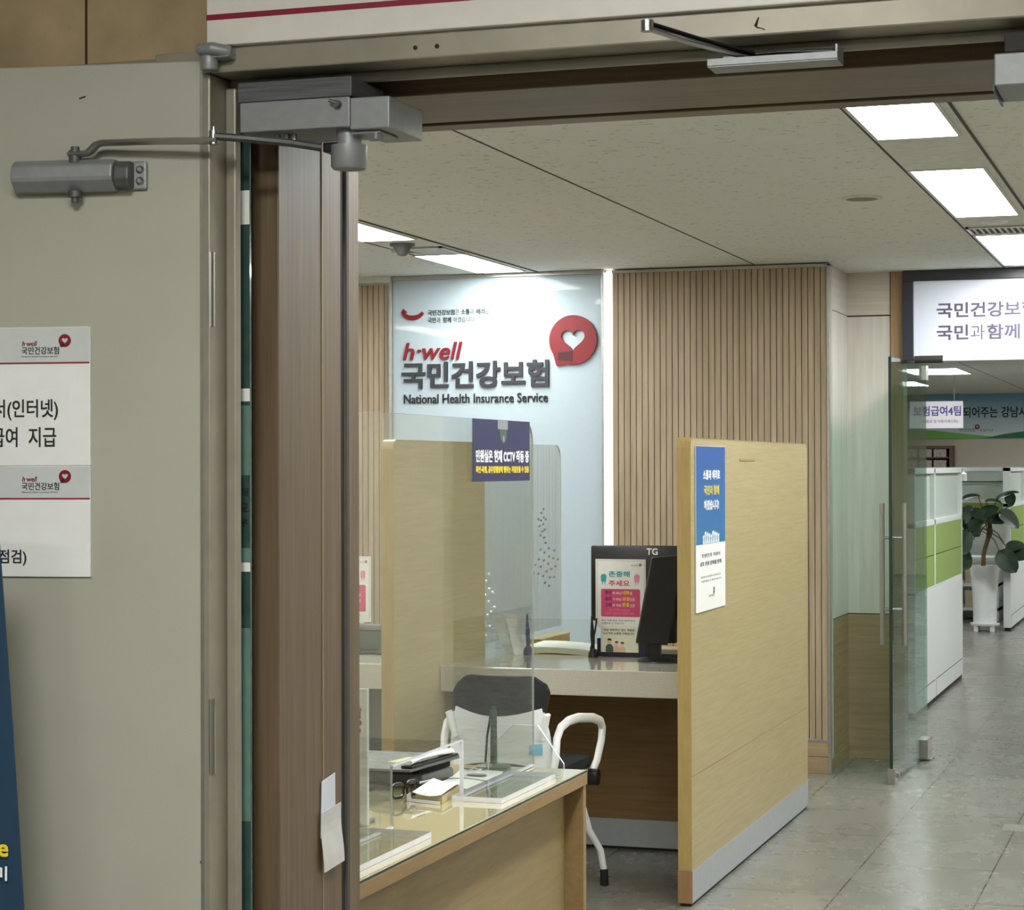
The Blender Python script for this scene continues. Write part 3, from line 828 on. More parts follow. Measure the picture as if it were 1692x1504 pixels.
a = MB(o); a.tube([(-0.768, 2.975, 2.179), (-0.71, 3.02, 2.163), (-0.640, 3.078, 2.147)], 1, 8, flat=(0.0085, 0.0035))
a.build('stay_arm', 'black', c4)
a = MB(o); a.cyl((-0.773, 2.968, 2.168), (-0.773, 2.968, 2.184), 0.0095)
a.build('end_roller', 'chrome', c4, smooth=True)

# header sign board above the door
hs = thing('header_sign', 'white sign board with a wine red line above the steel door frame', 'sign', (-0.5, 3.04, 2.21))
o = hs.location
MB(o).box(-1.520, 0.45, 3.036, 3.10, 2.2085, 2.62).build('board', 'board_white', hs, bevel=0.002)
MB(o).box(-1.520, 0.45, 3.0352, 3.037, 2.2495, 2.2585).build('line', 'wine', hs)

# signs on the door leaf
def door_sign(z0, z1, zr, zg0, label):
    t = thing('door_sign', label, 'sign', (LEAF[0], LEAF[1], 0), LA, 'white signs on the fire door')
    MB().box(-0.56, -0.187, -0.005, -0.0002, z0, z1).build('board', 'paper', t, bevel=0.001)
    MB().box(-0.56, -0.188, -0.0056, -0.0048, zg0, z1 - 0.001).build('header_band', 'sign_grey', t)
    MB().box(-0.56, -0.188, -0.0060, -0.0046, zr - 0.0012, zr + 0.0012).build('line', 'wine', t)
    L = MB(); letters(L, '국민건강보험', (-0.304, -0.0060, zr + 0.014), X, Z, 0.064, 0.0125, 0.0003, 0.01)
    L.build('lettering', 'char', t)
    L = MB(); letters(L, 'National Health Insurance Service', (-0.304, -0.0060, zr + 0.0095), X, Z, 0.062, 0.0022, 0.0002)
    L.build('small_print', 'ink_grey', t)
    L = MB(); letters(L, 'h·well', (-0.3035, -0.0060, zr + 0.0275), X, Z, 0.026, 0.0085, 0.0003, 0.015, 0.25)
    L.build('red_lettering', 'red', t)
    L = MB(); heart_logo(L, (-0.230, -0.0060, zr + 0.036), X, Z, 0.0105, NY * 0.0004, 0, 1)
    L.build('logo', ['red', 'dark_red'], t)
    return t
t = door_sign(1.5365, 1.7625, 1.704, 1.704, 'upper white door sign with two lines of large black Korean lettering')
L = MB()
letters(L, '서(인터넷)', (-0.3535, -0.0053, 1.6105), X, Z, 0.1115, 0.0345, 0.0003, 0.012)
letters(L, '급여  지급', (-0.357, -0.0053, 1.567), X, Z, 0.112, 0.0325, 0.0003, 0.012)
L.build('large_lettering', 'ink', t)
t = door_sign(1.3555, 1.536, 1.483, 1.483, 'lower white door sign with one short line of black lettering')
L = MB(); letters(L, '점검)', (-0.344, -0.0053, 1.3735), X, Z, 0.0475, 0.0265, 0.0003, 0.012)
L.build('large_lettering', 'ink', t)

# dark blue banner leaning in at the left edge
ba = thing('standing_banner', 'dark blue standing banner at the left frame edge before the grey door', 'banner', (-1.95, 2.77, 0))
o = ba.location
def bf(u, v):
    z = 0.05 + 1.43 * v
    xr = -1.640 - 0.052 * v - 0.036 * v * v
    return (xr - 0.6 + 0.6 * u, 2.75 + 0.012 * math.sin(PI * u), z)
MB(o).grid(bf, 10, 16, 0, (0, 0.002, 0)).build('cloth', 'banner_navy', ba, smooth=True)
L = MB(o)
letters(L, 'e', (-1.724, 2.747, 0.950), X, Z, 0.018, 0.019, 0.0004, 0.05)
L.build('yellow_lettering', 'yellow', ba)
L = MB(o); letters(L, '미', (-1.730, 2.747, 0.914), X, Z, 0.022, 0.022, 0.0004, 0.03)
L.build('white_lettering', 'white_ink', ba)
s = MB(o); s.box(-2.28, -1.63, 2.70, 2.84, 0, 0.05)
s.build('base', 'silver', ba, bevel=0.008)
s = MB(o); s.cyl((-1.97, 2.79, 0.04), (-2.0, 2.79, 1.50), 0.008)
s.build('pole', 'steel', ba)

# paper scraps taped to the wood jamb
tp = thing('taped_paper', 'two overlapping white paper strips taped to the wood jamb', 'paper', (-1.472, 3.40, 0.9))
o = tp.location
a = MB(o); a.quadbox([(-1.4715, 3.373, 0.885), (-1.4715, 3.437, 0.895), (-1.4700, 3.432, 0.992), (-1.4700, 3.374, 0.984)], (0.0012, 0, 0))
a.build('upper_strip', plain('pale blue white paper', (214, 216, 226), 0.6, var=0.01), tp)
a = MB(o)
a.grid(lambda u, v: (-1.4700 + 0.0025 + 0.004 * (1 - v) ** 2 + 0.001 * math.sin(7 * v), 3.366 + 0.004 * (1 - v) + (0.086 + 0.004 * (1 - v)) * u, 0.826 + 0.105 * v + 0.006 * u), 4, 8, 0, (0.001, 0, 0))
a.build('lower_strip', plain('grey white paper', (204, 202, 200), 0.6, var=0.02), tp)

# ================================================================== WALL SIGN
ws = thing('wall_sign', 'pale blue wall sign with red and charcoal raised lettering between slats', 'sign', (-3.545, 10.45, 0))
o = ws.location
MB(o).box(-4.128, -2.962, 10.440, 10.468, 0.1, 2.537).build('panel', 'sign_white', ws, bevel=0.002)
yf = 10.440
L = MB(o); letters(L, '국민건강보험', (-4.075, yf, 1.955), X, Z, 0.822, 0.143, 0.012, 0.03)
L.build('korean_lettering', 'char', ws)
L = MB(o); letters(L, 'h·well', (-4.066, yf, 2.108), X, Z, 0.334, 0.092, 0.012, 0.011, 0.22)
L.build('red_lettering', 'red', ws)
L = MB(o); letters(L, 'National Health Insurance Service', (-4.064, yf, 1.876), X, Z, 0.804, 0.050, 0.006, 0.012)
L.build('english_lettering', 'ink', ws)
L = MB(o); heart_logo(L, (-3.120, yf, 2.196), X, Z, 0.129, NY * 0.014, 0, 1)
L.build('logo', ['red', 'dark_red'], ws)
L = MB(o)
arc = [(-4.072 + 0.0, 2.368)]
pts = []
n = 14
for i in range(n + 1):
    a_ = PI * (1.14 + 0.72 * i / n); pts.append((0.070 * math.cos(a_), 0.062 * math.sin(a_)))
inn = []
for i in range(n + 1):
    a_ = PI * (1.86 - 0.72 * i / n); inn.append((0.057 * math.cos(a_), 0.036 * math.sin(a_)))
L.prism(pts + inn, (-4.012, yf, 2.382), X, Z, (0, -0.008, 0))
L.prism([(-0.066, -0.024), (-0.055, 0.002), (-0.030, -0.020)], (-4.012, yf, 2.382), X, Z, (0, -0.008, 0))
L.build('smile_mark', 'red', ws)
for q, x, z, wd in (('국민건강보험', -3.928, 2.343, 0.152), ('소통', -3.740, 2.343, 0.048), ('배려', -3.654, 2.343, 0.046), ('국민', -3.928, 2.303, 0.046), ('함께', -3.842, 2.303, 0.046)):
    line(ws, 'slogan_word', 'ink_grey', q, (x, yf, z), X, Z, wd, 0.030, 0.002, 0.02)
for q, x, z, wd in (('은', -3.772, 2.343, 0.022), ('과', -3.690, 2.343, 0.022), ('로', -3.605, 2.343, 0.022), ('과', -3.878, 2.303, 0.022), ('하겠습니다.', -3.784, 2.303, 0.124)):
    line(ws, 'slogan_word', 'ink_pale', q, (x, yf, z), X, Z, wd, 0.030, 0.002)

# ================================================================== COUNTERS AND PARTITIONS
def partition(xl, xr, y0, y1, label, acrylic_from=None):
    t = thing('partition', label, 'partition', ((xl + xr) / 2, (y0 + y1) / 2, 0), 0, 'beige partitions between the counters')
    o = t.location
    ye = y1 if acrylic_from is None else acrylic_from
    h = 1.637
    L = ye - y0
    a = MB(o)
    a.prism([(px, pz + 0.125) for px, pz in rrect(L, h - 0.125, 0.035, 5, 'cd' if acrylic_from is None else 'd')], (xl + 0.0015, y0 + 0.001, 0), Y, Z, (xr - xl - 0.003, 0, 0), 0)
    a.build('board', 'beige_board', t)
    b = MB(o)
    pe = [(0.0, 0.125), (0.0, h - 0.035)] + [(0.035 - 0.035 * math.cos(0.5 * PI * i / 5), h - 0.035 + 0.035 * math.sin(0.5 * PI * i / 5)) for i in range(6)] + [(L - 0.035, h)]
    pin = [(q[0] + 0.002, q[1]) if q[1] < h - 0.03 else (q[0] + 0.001, q[1] - 0.002) for q in pe]
    b.prism(pe + pin[::-1], (xl, y0, 0), Y, Z, (xr - xl, 0, 0))
    b.build('edge_band', 'edge_band', t)
    c = MB(o); c.box(xl - 0.001, xr + 0.0015, y0 + 0.0, y0 + 0.004, 0.012, 0.124, 1); c.box(xl, xr, y0 + 0.002, ye, 0.012, 0.1245, 0)
    c.build('kick_plate', ['kick', 'kick_wood'], t)
    MB(o).box(xl + 0.006, xr - 0.006, y0 + 0.008, ye - 0.005, 0, 0.013).build('foot', 'black_matt', t)
    s = MB(o); s.box(xr - 0.0012, xr - 0.0008, y0 + 0.01, ye, 0.4510, 0.4530)
    s.build('seam', 'kick_wood', t)
    if acrylic_from is not None:
        g = MB(o); Lg = y1 - ye
        g.prism(rrect(Lg, h - 0.80, 0.07, 6, 'c'), (xr - 0.030, ye, 0.80), Y, Z, (0.006, 0, 0), 0, 1)
        go = g.build('acrylic_pane', ['acrylic', 'acrylic_dim'], t)
        for cy, cz, ry, rz_, n, bright in ((9.025, 1.279, 0.07, 0.075, 13, 0), (9.085, 1.097, 0.20, 0.11, 26, 0), (8.265, 0.974, 0.11, 0.15, 18, 1)):
            hl = MB(o)
            for i in range(n):
                a_ = i * 2.39996; q = math.sqrt((i + 0.5) / n)
                if abs(q * math.cos(a_)) + abs(q * math.sin(a_)) > 1.25: continue
                yy, zz = cy + ry * q * math.cos(a_), cz + rz_ * q * math.sin(a_)
                hl.cyl((xr - 0.0305, yy, zz), (xr - 0.0235, yy, zz), 0.0055 if not bright else 0.0065, seg=10)
            hl.build('speech_holes', 'acrylic_edge' if bright else 'acrylic_hole', t)  # bright group has its reflected glint painted in, the others are grey
    return t
partition(-1.758, -1.709, 7.137, 9.38, 'beige wooden partition with a blue poster, beside the corridor')
partition(-2.870, -2.821, 7.137, 9.31, 'beige partition with a clear rear pane, behind the white chair', 8.16)
MB()
s = thing('slot_plate', 'short thin slot line near the top of the blue poster partition', 'slot plate', (-1.709, 8.09, 1.56))
MB(s.location).box(-1.7088, -1.7075, 7.95, 8.24, 1.557, 1.565).build('plate', 'edge_band', s)

# poster on the partition
pp = thing('poster', 'tall blue and white poster on the side of the beige partition', 'poster', (-1.708, 7.44, 1.3))
o = pp.location
x_ = -1.7085
MB(o).box(x_, x_ + 0.002, 7.205, 7.675, 1.018, 1.608).build('sheet', 'paper', pp)
g = MB((pp.location[0], pp.location[1], 0)); g.box(x_ + 0.0015, x_ + 0.0026, 7.207, 7.673, 1.257, 1.607)
go = g.build('blue_field', 'poster_blue', pp); go.location = (0, 0, -pp.location[2])
xt = x_ + 0.0027
line(pp, 'white_lettering', 'white_ink', '소통과 배려로', (xt, 7.315, 1.487), Y, Z, 0.27, 0.036, 0.0004, 0.04)
line(pp, 'white_lettering', 'white_ink', '하겠습니다!', (xt, 7.33, 1.378), Y, Z, 0.235, 0.036, 0.0004, 0.04)
L = MB(o); letters(L, '국민과 함께', (xt, 7.33, 1.432), Y, Z, 0.24, 0.036, 0.0004, 0.035)
L.build('yellow_lettering', 'yellow', pp)
L = MB(o)
for i in range(9):   # little crowd of waving figures
    yy = 7.32 + 0.030 * i; hh = 0.030 + 0.014 * ((i * 7) % 4) / 3
    L.prism([(-0.011, 0), (0.011, 0), (0.006, hh * 0.6), (0.014, hh), (0.008, hh * 1.02), (0.003, hh * 0.72), (-0.003, hh * 0.7), (-0.010, hh * 0.95), (-0.014, hh * 0.9), (-0.006, hh * 0.55)], (xt, yy, 1.258), Y, Z, (0.0004, 0, 0))
    L.prism(circ(0.006, 12, 0, hh * 0.86), (xt, yy, 1.258), Y, Z, (0.0004, 0, 0))
L.build('crowd_print', 'white_ink', pp)
xs_ = xt - 0.0006
line(pp, 'dark_lettering', 'ink_purple', '민원인과 직원이', (xs_, 7.295, 1.209), Y, Z, 0.29, 0.014, 0.0004, 0.02)
line(pp, 'dark_lettering', 'ink_purple', '상호 존중 문화를 함께', (xs_, 7.265, 1.179), Y, Z, 0.34, 0.016, 0.0004, 0.03)
line(pp, 'small_print', 'ink_grey', '여러분의 따뜻한 말 한마디가', (xs_, 7.275, 1.136), Y, Z, 0.32, 0.007, 0.0003)
line(pp, 'small_print', 'ink_grey', '직원에게 큰 힘이 됩니다', (xs_, 7.285, 1.121), Y, Z, 0.32, 0.007, 0.0003)
line(pp, 'small_print', 'ink_grey', '국민건강보험', (xs_, 7.40, 1.064), Y, Z, 0.085, 0.008, 0.0003)
L = MB(o); heart_logo(L, (xt - 0.0006, 7.485, 1.085), Y, Z, 0.013, X * 0.0004, 0, 1)
L.build('logo', ['red', 'dark_red'], pp)

def counter(xl, xr, label, cat='counter'):
    t = thing('service_counter', label, cat, ((xl + xr) / 2, 7.95, 0), 0, 'stone topped service counters')
    o = t.location
    MB(o).box(xl, xr, 7.621, 8.20, 0.668, 0.768).build('stone_top', 'counter_stone', t, bevel=0.004)
    MB(o).box(xl, xr, 8.139, 8.18, 0.122, 0.668).build('front_panel', 'counter_front', t)
    MB(o).box(xl, xr, 8.141, 8.18, 0.012, 0.122).build('kick_plate', 'kick', t)
    MB(o).box(xl, xr, 8.15, 8.18, 0, 0.012).build('foot', 'black_matt', t)
    return t
counter(-2.820, -1.7595, 'grey stone counter with the black monitors, between the two beige partitions')
c_l = counter(-5.2, -2.8715, 'grey stone counter seen in the gap beside the wooden jamb')
MB(c_l.location).box(-3.62, -3.22, 7.66, 7.70, 0.0, 0.667).build('support_panel', 'kick', c_l)
MB(c_l.location).box(-3.22, -2.873, 7.70, 7.72, 0.0, 0.667).build('dark_panel', 'dark_panel', c_l)
# staff desk behind the counter
sdk = thing('staff_desk', 'pale wooden staff desk behind the stone counter', 'desk', (-2.3, 8.6, 0))
o = sdk.location
MB(o).box(-2.78, -1.78, 8.2015, 8.98, 0.715, 0.745).build('top', 'beige_board', sdk, bevel=0.003)
for x in (-2.78, -1.81):
    MB(o).box(x, x + 0.03, 8.25, 8.95, 0, 0.715).build('side_panel', 'beige_board', sdk)
MB(o).box(-2.75, -1.81, 8.92, 8.94, 0.35, 0.715).build('rear_panel', 'beige_board', sdk)
dc = thing('wooden_box', 'low orange brown wooden box on the staff desk behind the papers', 'box', (-2.74, 8.77, 0.7455))
o = dc.location
MB(o).box(-2.776, -2.703, 8.565, 8.975, 0.7455, 0.793).build('body', 'edge_band', dc, bevel=0.002)
MB(o).box(-2.778, -2.701, 8.562, 8.978, 0.793, 0.800).build('lid', 'beige_board', dc, bevel=0.002)

# papers on the staff desk
pf = thing('paper_stack', 'white papers on a yellow folder behind the pen holders', 'papers', (-2.5, 8.4, 0.745))
o = pf.location
MB(o).box(-2.70, -2.36, 8.22, 8.56, 0.7455, 0.753).build('folder', 'yellow', pf)
a = MB(o); a.grid(lambda u, v: (-2.69 + 0.34 * u, 8.24 + 0.31 * v, 0.790 + 0.006 * math.sin(3 * u + v) - 0.012 * u * u), 10, 8, 0, (0, 0, -0.023))
a.build('sheets', 'paper', pf, smooth=True)
tr = thing('black_binder', 'black binder lying beside the white papers', 'binder', (-2.30, 8.42, 0.745))
MB(tr.location).quadbox([(-2.345, 8.23, 0.7455), (-2.24, 8.23, 0.7455), (-2.22, 8.42, 0.7455), (-2.335, 8.43, 0.7455)], (0, 0, 0.030)).build('cover', 'black', tr, bevel=0.004)
MB(tr.location).quadbox([(-2.340, 8.235, 0.7765), (-2.28, 8.235, 0.7765), (-2.25, 8.40, 0.7765), (-2.33, 8.42, 0.7765)], (0, 0, 0.006)).build('loose_sheet', 'silver', tr)

def leaflet(x, y, z, lean, wdt, hgt, label):
    t = thing('leaflet', label, 'leaflet', (x, y, z), 0, 'curled white leaflets')
    a = MB(t.location)
    a.grid(lambda u, v: (x + wdt * (u - 0.5) + lean * (1 - v) ** 2 + 0.0, y + 0.015 + 0.03 * math.sin(PI * v) + 0.02 * u, z + hgt * v), 4, 12, 0, (0.002, 0.003, 0))
    a.build('sheet', 'paper', t, smooth=True)
leaflet(-2.782, 8.165, 0.7685, 0.055, 0.034, 0.160, 'curled white leaflet leaning beside the clear rear pane of the partition')
leaflet(-2.712, 8.13, 0.7685, 0.042, 0.040, 0.165, 'curled white leaflet with a wide top, next to the navy pen')

def pen_stand(x, y, kind, label):
    t = thing('pen_stand', label, 'pen stand', (x, y, 0.7685), 0, 'pen stands on the counter')
    o = t.location
    MB(o).loft([((x, y, 0.7685), 0.020), ((x, y, 0.784), 0.019), ((x, y, 0.796), 0.013), ((x, y, 0.802), 0.012)], 16).build('base', 'black' if kind else 'ink_navy', t, smooth=True)
    a = MB(o)
    a.loft([((x, y, 0.80), 0.007), ((x - 0.002, y, 0.86), 0.0095), ((x - 0.004, y, 0.905), 0.005), ((x - 0.004, y, 0.935), 0.004)], 10)
    a.build('pen', 'black' if kind else 'ink_navy', t, smooth=True)
    if kind:
        a = MB(o); a.tube([(x - 0.010, y, 0.80), (x + 0.008, y, 0.87), (x + 0.016, y, 0.925)], 0.0035, 8)
        a.build('pen', 'black', t)
        a = MB(o); a.tube([(x + 0.008, y + 0.01, 0.80), (x + 0.035, y + 0.01, 0.775), (x + 0.05, y + 0.0, 0.7715)], 0.002, 6)
        a.build('cord', 'black', t)
pen_stand(-2.640, 8.172, 0, 'navy pen standing alone in a round base on the counter')
pen_stand(-2.352, 8.13, 1, 'two black pens crossed in a black base on the counter')
rl = thing('acrylic_rail', 'low clear acrylic rail over the pens on the counter', 'acrylic rail', (-2.55, 8.19, 0.7685))
a = MB(rl.location)
a.prism([(0, 0), (0.43, 0), (0.43, 0.135), (0.41, 0.150), (0, 0.150)], (-2.785, 8.185, 0.7685), X, Z, (0, 0.004, 0), 0, 1)
a.build('sheet', ['acrylic', 'acrylic_dim'], rl)

# staff monitor seen from behind
mo = thing('monitor', 'black monitor turned away, with two white letters on its back', 'monitor', (-2.18, 8.56, 0.745))
o = mo.location
MB(o).box(-2.475, -1.90, 8.52, 8.555, 0.885, 1.205).build('housing', 'black', mo, bevel=0.010, smooth=True)
MB(o).box(-2.46, -1.92, 8.5555, 8.558, 0.90, 1.19).build('screen', 'black_matt', mo)
MB(o).box(-2.20, -2.10, 8.50, 8.53, 0.80, 1.02).build('neck', 'black', mo, bevel=0.006)
MB(o).box(-2.29, -2.04, 8.44, 8.66, 0.745, 0.760).build('base', 'black', mo, bevel=0.006)
L = MB(o); letters(L, 'TG', (-2.230, 8.5195, 1.166), X, Z, 0.048, 0.028, 0.0006, 0.03)
L.build('lettering', 'white_ink', mo)
L = MB(o)
for x, z in ((-2.145, 1.180), (-2.115, 1.168), (-2.175, 1.163), (-2.20, 1.14), (-2.20, 1.12)):
    L.ring(circ(0.0055, 14), circ(0.004, 14), (x, 8.5195, z), X, Z, (0, -0.0006, 0))
L.build('ring_marks', 'ink_grey', mo)
# customer tablet
tb = thing('tablet_display', 'slim black tilted display on a round foot beside the partition', 'display', (-2.03, 8.02, 0.7685))
o = tb.location
a = MB(o)
a.quadbox([(-2.150, 8.03, 0.838), (-2.030, 8.055, 0.832), (-1.965, 8.055, 1.188), (-2.085, 8.03, 1.178)], (0.012, -0.018, 0.0))
a.build('panel', 'black', tb, bevel=0.004)
MB(o).box(-2.105, -2.05, 8.04, 8.065, 0.775, 0.90).build('neck', 'black', tb, bevel=0.004)
MB(o).loft([((-2.04, 8.03, 0.7685), 0.098), ((-2.04, 8.03, 0.774), 0.096), ((-2.04, 8.03, 0.784), 0.05)], 32).build('foot', 'black', tb, smooth=True)

# respect notice boards
def notice(x0, wdt, label, vis=True):
    t = thing('notice_board', label, 'notice', (x0 + wdt / 2, 8.2, 0.7685), 0, 'printed notices on dark stands')
    y0 = 8.17
    o = t.location
    z0 = 0.7725; hgt = 0.390
    MB(o).box(x0 + 0.004, x0 + wdt + 0.002, y0, y0 + 0.012, 0.7685, 0.842).build('stand', plain('navy stand', (30, 32, 62), 0.5), t, bevel=0.003)
    MB(o).box(x0, x0 + wdt, y0 - 0.003, y0 - 0.0005, z0 + 0.115, z0 + hgt).build('upper_sheet', 'paper', t)
    MB(o).box(x0 + 0.022, x0 + wdt - 0.03, y0 - 0.005, y0 - 0.0031, z0 + 0.015, z0 + 0.118).build('lower_sheet', plain('ivory paper', (226, 226, 208), 0.7, var=0.01), t)
    yy = y0 - 0.0031
    fr_ = MB(o)
    for q in ((x0 + 0.006, x0 + 0.0068, z0 + 0.13, z0 + hgt - 0.006), (x0 + wdt - 0.0068, x0 + wdt - 0.006, z0 + 0.13, z0 + hgt - 0.006), (x0 + 0.006, x0 + wdt - 0.006, z0 + hgt - 0.0068, z0 + hgt - 0.006)):
        fr_.box(q[0], q[1], yy - 0.0003, yy + 0.0002, q[2], q[3])
    fr_.build('frame_line', 'ink_grey', t)
    L = MB(o); letters(L, '존중해', (x0 + 0.055, yy, z0 + 0.318), X, Z, 0.088, 0.024, 0.0003, 0.035); L.build('teal_lettering', 'teal', t)
    L = MB(o); letters(L, '주세요', (x0 + 0.055, yy, z0 + 0.281), X, Z, 0.088, 0.024, 0.0003, 0.03); L.build('pink_lettering', 'pink', t)
    L = MB(o); L.prism(rrect(wdt - 0.046, 0.112, 0.006), (x0 + 0.023, yy, z0 + 0.158), X, Z, (0, -0.0004, 0)); L.build('pink_field', 'pink', t)
    yb = yy - 0.00045
    N, W_, Yl, F = MB(o), MB(o), MB(o), MB(o)
    for i, (p1, p2, p3, p4) in enumerate((('폭언', '이 아닌', '대화', '를'), ('강요', '가 아닌', '요청', '으로'), ('고성', '이 아닌', '존중', '으로'))):
        zz = z0 + 0.247 - 0.0245 * i
        letters(N, p1, (x0 + 0.040, yb, zz), X, Z, 0.028, 0.016, 0.0003, 0.03); letters(W_, p2, (x0 + 0.071, yb, zz), X, Z, 0.036, 0.012, 0.0003, 0.01)
        letters(Yl, p3, (x0 + 0.112, yb, zz), X, Z, 0.030, 0.016, 0.0003, 0.03); letters(W_, p4, (x0 + 0.144, yb, zz), X, Z, 0.010 + 0.010 * (len(p4) > 1), 0.012, 0.0003, 0.01)
    letters(F, '당신 가족의 일입니다', (x0 + 0.058, yb, z0 + 0.180), X, Z, 0.086, 0.010, 0.0003); letters(F, '소중한 사람처럼 대해주세요', (x0 + 0.038, yb, z0 + 0.166), X, Z, 0.122, 0.010, 0.0003)
    N.build('navy_lettering', 'ink_navy', t); W_.build('white_lettering', 'white_ink', t); Yl.build('yellow_lettering', 'yellow', t); F.build('rose_lettering', 'rose', t)
    line(t, 'small_print', 'ink_grey', '폭언 폭행 등은 관련 법에 따라', (x0 + 0.024, yy, z0 + 0.139), X, Z, 0.14, 0.007, 0.0003)
    line(t, 'small_print', 'ink_grey', '처벌받을 수 있습니다', (x0 + 0.024, yy, z0 + 0.128), X, Z, 0.095, 0.007, 0.0003)
    line(t, 'small_print', 'ink_grey', '국민건강보험', (x0 + wdt - 0.062, yy, z0 + 0.362), X, Z, 0.030, 0.006, 0.0003)
    L = MB(o); heart_logo(L, (x0 + wdt - 0.022, yy, z0 + 0.368), X, Z, 0.006, NY * 0.0003); L.build('logo', 'red', t)
    for nm, mt, cx in (('teal_figure', 'teal', x0 + 0.034), ('rose_figure', 'rose', x0 + wdt - 0.036)):
        L = MB(o)
        L.prism([(-0.011, 0.012), (-0.012, 0.034), (-0.006, 0.042), (0.006, 0.042), (0.012, 0.034), (0.010, 0.012), (0.004, 0.010), (-0.004, 0.010)], (cx, yy, z0 + 0.288), X, Z, (0, -0.0003, 0))
        L.prism([(-0.007, 0.0), (-0.004, 0.0), (-0.003, 0.012), (-0.007, 0.012)], (cx, yy, z0 + 0.288), X, Z, (0, -0.0003, 0))
        L.prism([(0.003, 0.0), (0.006, 0.0), (0.007, 0.012), (0.003, 0.012)], (cx, yy, z0 + 0.288), X, Z, (0, -0.0003, 0))
        L.build(nm, mt, t)
    yl = y0 - 0.0051
    L = MB(o); letters(L, '지금 마주하고 있는 직원은', (x0 + 0.034, yl, z0 + 0.100), X, Z, 0.130, 0.0095, 0.0003, 0.02); letters(L, '누군가의 소중한 가족입니다', (x0 + 0.032, yl, z0 + 0.086), X, Z, 0.130, 0.0095, 0.0003, 0.02)
    L.build('lower_lettering', 'ink', t)
    H, S, B = MB(o), MB(o), MB(o)
    for cx, hz_, r_ in ((x0 + 0.058, 0.062, 0.0095), (x0 + 0.088, 0.050, 0.0075), (x0 + 0.112, 0.046, 0.008)):
        B.prism([(-r_ * 1.7, 0), (r_ * 1.7, 0), (r_ * 1.6, hz_ * 0.35), (r_ * 0.8, hz_ * 0.52), (-r_ * 0.8, hz_ * 0.52), (-r_ * 1.6, hz_ * 0.35)], (cx, yl, z0 + 0.0155), X, Z, (0, -0.0002, 0), 0 if cx < x0 + 0.07 else 1)
        S.prism(circ(r_ * 0.9, 14, 0, hz_ * 0.70), (cx, yl, z0 + 0.0155), X, Z, (0, -0.0003, 0))
        H.prism([(r_ * math.cos(a_), hz_ * 0.76 + r_ * 0.85 * math.sin(a_)) for a_ in [PI * k / 8 for k in range(9)]], (cx, yl, z0 + 0.0155), X, Z, (0, -0.0005, 0))
    B.build('family_clothes', ['green_grey', 'skin'], t); S.build('family_faces', 'skin', t); H.build('family_hair', 'ink', t)
    return t
notice(-2.351, 0.209, 'printed notice on a dark stand in front of the black monitor')
notice(-3.54, 0.209, 'printed notice half hidden beside the wooden jamb, on the left counter')
pt = thing('payment_terminal', 'small dark payment terminal on the left counter below the notice', 'payment terminal', (-3.39, 8.02, 0.7685))
o = pt.location
MB(o).box(-3.47, -3.10, 7.98, 8.10, 0.7685, 0.782).build('base', 'black', pt, bevel=0.004)
MB(o).box(-3.355, -3.25, 8.06, 8.11, 0.782, 0.862).build('body', 'green_grey', pt, bevel=0.005)
MB(o).box(-3.375, -3.20, 8.05, 8.115, 0.862, 0.885).build('head', 'grey_device', pt, bevel=0.005)
a = MB(o); a.loft([((-3.385, 8.05, 0.858 + 0.014 * math.cos(PI * k / 8)), max(0.001, 0.014 * math.sin(PI * k / 8))) for k in range(9)], 14); a.build('upper_knob', 'chair_white', pt, smooth=True)
a = MB(o); a.loft([((-3.385, 8.05, 0.797 + 0.014 * math.cos(PI * k / 8)), max(0.001, 0.014 * math.sin(PI * k / 8))) for k in range(9)], 14); a.build('lower_knob', 'chair_white', pt, smooth=True)
a = MB(o); a.tube([(-3.385, 8.04, 0.797), (-3.35, 8.02, 0.79), (-3.31, 8.0, 0.784)], 0.004, 8); a.build('cord', 'silver', pt, smooth=True)

# ================================================================== INFORMATION DESK
dk = thing('information_desk', 'beige wooden desk with a glass top in the left foreground', 'desk', (-1.9, 4.45, 0))
o = dk.location
DX0, DX1, DY0, DY1 = -2.42, -1.535, 3.60, 5.251
MB(o).box(DX0, DX1, DY0, DY1, 0.707, 0.739).build('desk_top', 'desk_edge', dk, bevel=0.0015)
MB(o).box(DX0 + 0.002, DX1 - 0.003, DY0 + 0.002, DY1 - 0.002, 0.7392, 0.7448).build('glass_top', 'desk_glass', dk, bevel=0.001)
MB(o).box(DX1 - 0.003, DX1 - 0.0005, DY0 + 0.002, DY1 - 0.002, 0.7394, 0.744).build('glass_rim', 'glass_edge', dk)
MB(o).box(DX1 - 0.068, DX1 - 0.050, DY0 + 0.03, DY1 - 0.055, 0.02, 0.707).build('front_panel', 'desk_wood', dk)
MB(o).box(DX0 + 0.02, DX1 - 0.003, DY1 - 0.028, DY1 - 0.003, 0.0, 0.707).build('side_panel', 'desk_edge', dk, bevel=0.0015)
MB(o).box(DX0 + 0.02, DX1 - 0.003, DY0 + 0.003, DY0 + 0.028, 0.0, 0.707).build('side_panel', 'desk_edge', dk, bevel=0.0015)
MB(o).box(DX0 + 0.02, DX1 - 0.055, DY1 - 0.055, DY1 - 0.028, 0.0, 0.707).build('corner_post', 'desk_wood', dk)
a = MB(o); a.ring(circ(0.040, 28), circ(0.033, 28), (-1.618, 5.125, 0.7442), X, Y, (0, 0, 0.0009))
a.build('cable_grommet', 'trim_metal', dk)

